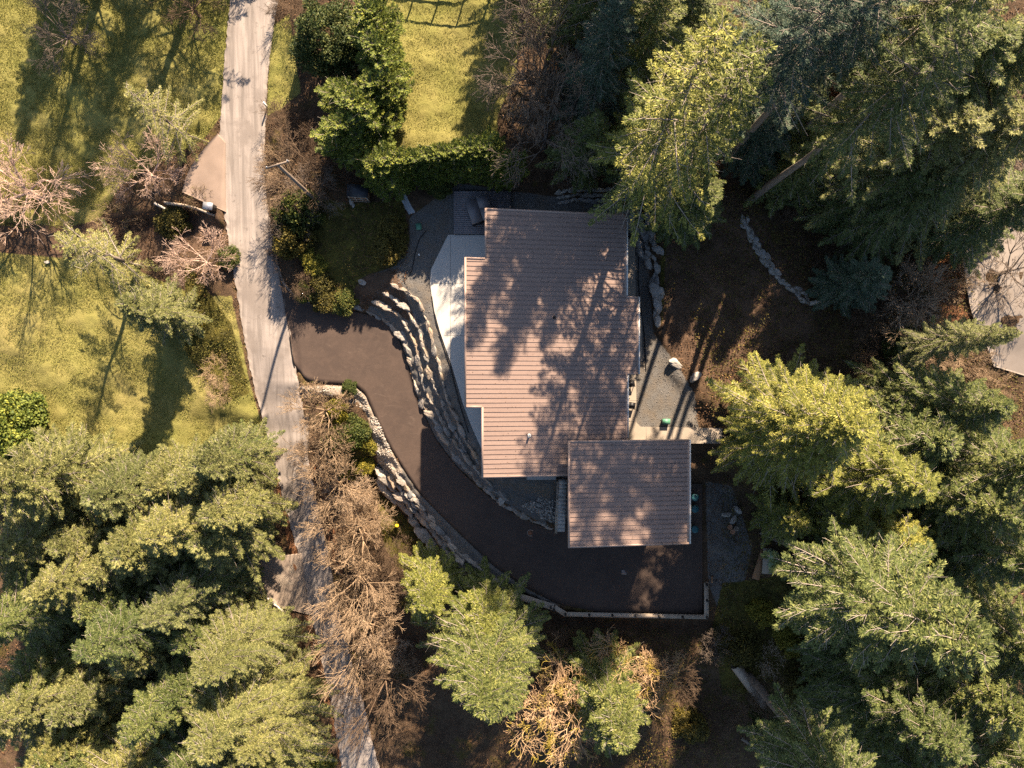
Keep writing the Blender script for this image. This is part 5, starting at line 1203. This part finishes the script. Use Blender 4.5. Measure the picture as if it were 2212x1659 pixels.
LS = [(668, 628, .75, 'leafA', 'leaf', 'dark shrub added to shade the driveway edge, at the start of the kerb'), (705, 645, .8, 'leafA', 'moss', 'mossy shrub added on the bank to shade the driveway edge'), (745, 652, .7, 'leafA', 'leaf', 'dark shrub added to shade the driveway edge, left of the lowest boulder tier'), (655, 465, (1.2, 1.2, 2.3), 'leafA', 'leaf', 'dark shrub amid the verge brush casting shade on the road'), (645, 530, (1.0, 1.0, 1.9), 'leafA', 'moss', 'dark mossy shrub just behind the curved kerb'),  # the three bank shrubs are added to cast shade along the driveway edge
 (755, 838, .45, 'leafA', 'leaf', 'upright green shrub poking over the driveway bend'), (735, 890, (.9, .9, 2.2), 'leafB', 'leafy', 'yellow green shrub inside the driveway bend'), (775, 925, .8, 'leafA', 'leaf', 'dark green shrub beside the rubble edge'), (795, 960, .75, 'leafB', 'leafy', 'yellow moss mound against the rubble edge'), (748, 945, (.95, .95, 2.6), 'leafA', 'leaf', 'dark shrub in the middle of the driveway bend slope'), (785, 1005, .8, 'leafB', 'leafy', 'yellow green mound at the top of the outer boulders'), (750, 1020, .6, 'leafB', 'leafy', 'yellow green mound left of the outer boulders top'),
      (680, 570, .9, 'leafB', 'leafy', 'sunlit yellow bush at the kerb side of the mossy garden'), (690, 615, .8, 'leafA', 'moss', 'green bush at the lower tip of the mossy garden'), (845, 500, .8, 'leafA', 'moss', 'dark moss bush below the grey path'), (840, 545, .9, 'leafA', 'moss', 'mossy bush beside the gravel near the black hose'), (930, 405, .5, 'leafB', 'moss', 'olive bush between hedge and gravel left of the deck'), (955, 405, .7, 'leafA', 'leaf', 'dark bush beside the deck corner'),
      (2050, 455, 1.2, 'leafA', 'leafy', 'bright yellow green bush among dark firs on the right'), (2090, 485, .8, 'leafB', 'leafy', 'small bright yellow bush above the side road'), (1640, 1320, 1.0, 'leafB', 'leafy', 'yellow mossy bush below the green tanks'), (1700, 1380, 1.1, 'leafB', 'leafy', 'yellow mossy bush at the small leaning trunk'), (1600, 1400, 1.0, 'leafA', 'moss', 'olive bush on the mossy slope'), (1650, 1560, 1.0, 'leafA', 'leaf', 'green bush right below the brown leafless shrub tree'), (1720, 1480, 1.1, 'leafB', 'moss', 'moss bush beside the thick sunlit trunk'), (1490, 1560, 1.0, 'leafA', 'moss', 'dim bush at the bottom between the wood and leafless trees'),
      (420, 700, .9, 'leafB', 'leafy', 'yellow weeds patch left of the road, by the pinkish tree'), (500, 560, .6, 'leafA', 'leaf', 'green bush behind the pinkish tree at the road'), (380, 480, .9, 'leafA', 'moss', 'dark bush under the low timber wall'), (700, 1640, .7, 'leafA', 'leafy', 'bright bush at the bottom edge left of the road'), (1940, 740, .9, 'leafA', 'leaf', 'green bush amid brown brush on the right'), (1840, 900, .8, 'leafA', 'leaf', 'dark bush behind the sunlit firs')]
for (u, v, s, k, m_, lb) in LS: shrub(k, u, v, s, lb, 'leafy_shrub', 'shrub', {'leaves': m_})

# ------------------------------------------------------------------ ground cover
def blades(name, polys, n, l, w, mat, label, avoid=(), up=.9, zj=.05):
    pts = scatter(polys, n, avoid); z = hgt(pts); P = unp(pts[:, 0], pts[:, 1], z + rng.uniform(0, zj, len(pts)))
    m = len(P); d = rng.normal(size=(m, 3)) * np.array([1, 1, .2]); d[:, 2] += up; d /= np.linalg.norm(d, axis=1, keepdims=True)
    s = np.cross(d, rng.normal(size=(m, 3))); s /= np.linalg.norm(s, axis=1, keepdims=True); L = (l * rng.uniform(.4, 1.3, m))[:, None]; W = (w * rng.uniform(.6, 1.3, m))[:, None]
    V = np.stack([P - s * W, P + s * W, P + d * L], 1).reshape(-1, 3)
    o = obj(name, mk(name, V, [np.arange(len(V)).reshape(-1, 3)], mat)); tag(o, label, kind='stuff')
def quads(name, polys, n, l, w, mat, label, avoid=(), zj=.12):
    pts = scatter(polys, n, avoid); z = hgt(pts); P = unp(pts[:, 0], pts[:, 1], z + .02 + rng.uniform(0, 1, len(pts)) ** 2 * zj)
    V, f = leaves(P, rng, l, w, 1.2); o = obj(name, mk(name, V, [f], mat)); tag(o, label, kind='stuff')
ALL = [[(-60, -60), (2270, -60), (2270, 1720), (-60, 1720)]]
HARD = [drive_poly, road_poly, PATIO, GRAV[0], GRAV[1], [(895, 395), (1390, 395), (1425, 700), (1500, 860), (1530, 1340), (1228, 1150), (1041, 1060), (960, 900), (880, 690), (880, 480)], [(2075, 520), (2212, 480), (2270, 860), (2150, 780)], PALE[0], PALE[1], PALE[2], [(474, 285), (392, 420), (488, 462), (486, 300)]]
blades('grass', LAWNS, 230000, .11, .018, M['grass'], 'short yellow green lawn grass', [drive_poly, road_poly], .8)
quads('leaf_litter', ALL, 170000, .13, .08, M['litter'], 'brown fallen leaves covering the forest floor', HARD + LAWNS, .05)
quads('ground_cover', MOSS + [[(1430, 400), (2270, 400), (2270, 1720), (1300, 1720), (1100, 1350), (1560, 1360), (1560, 1000)]], 70000, .14, .07, M['moss'], 'low moss and ferns among the trees', HARD, .35)
print('objects', len(bpy.data.objects), 'verts', sum(len(m.vertices) for m in bpy.data.meshes))

# needles and leaves blown onto the roofs
def debris(poly, a, b, n, label):
    p = np.array(poly); pts = rng.uniform(p.min(0), p.max(0), (n * 2, 2)); m = inside([tuple(q_) for q_ in p], pts[:, 0], pts[:, 1]); pts = pts[m][:n]
    xm = p[:, 0].max(); keep = rng.random(len(pts)) < .25 + .75 * np.clip((pts[:, 0] - p[:, 0].min()) / (xm - p[:, 0].min()), 0, 1); pts = pts[keep]
    rib_snap = rng.random(len(pts)) < .6; pts[rib_snap, 1] = np.round(pts[rib_snap, 1] / .3007) * .3007 + .03
    ok = inside([tuple(q_) for q_ in p], pts[:, 0], pts[:, 1]); pts = pts[ok]
    C3 = np.column_stack([pts, a + b * pts[:, 0] + .02]); V, f = leaves(C3, rng, .075, .04, 2.0)
    V[:, 2] = np.maximum(V[:, 2], a + b * V[:, 0] + .004)
    o = obj('leaf_debris', mk('leaf_debris', V, [f], M['litter'])); tag(o, label, kind='stuff')
debris(MAIN, RA, RB, 1500, 'brown needles and twigs caught along the seams of the main roof')
debris(GAR, GA, GB, 700, 'brown needles and twigs caught along the seams of the garage roof')
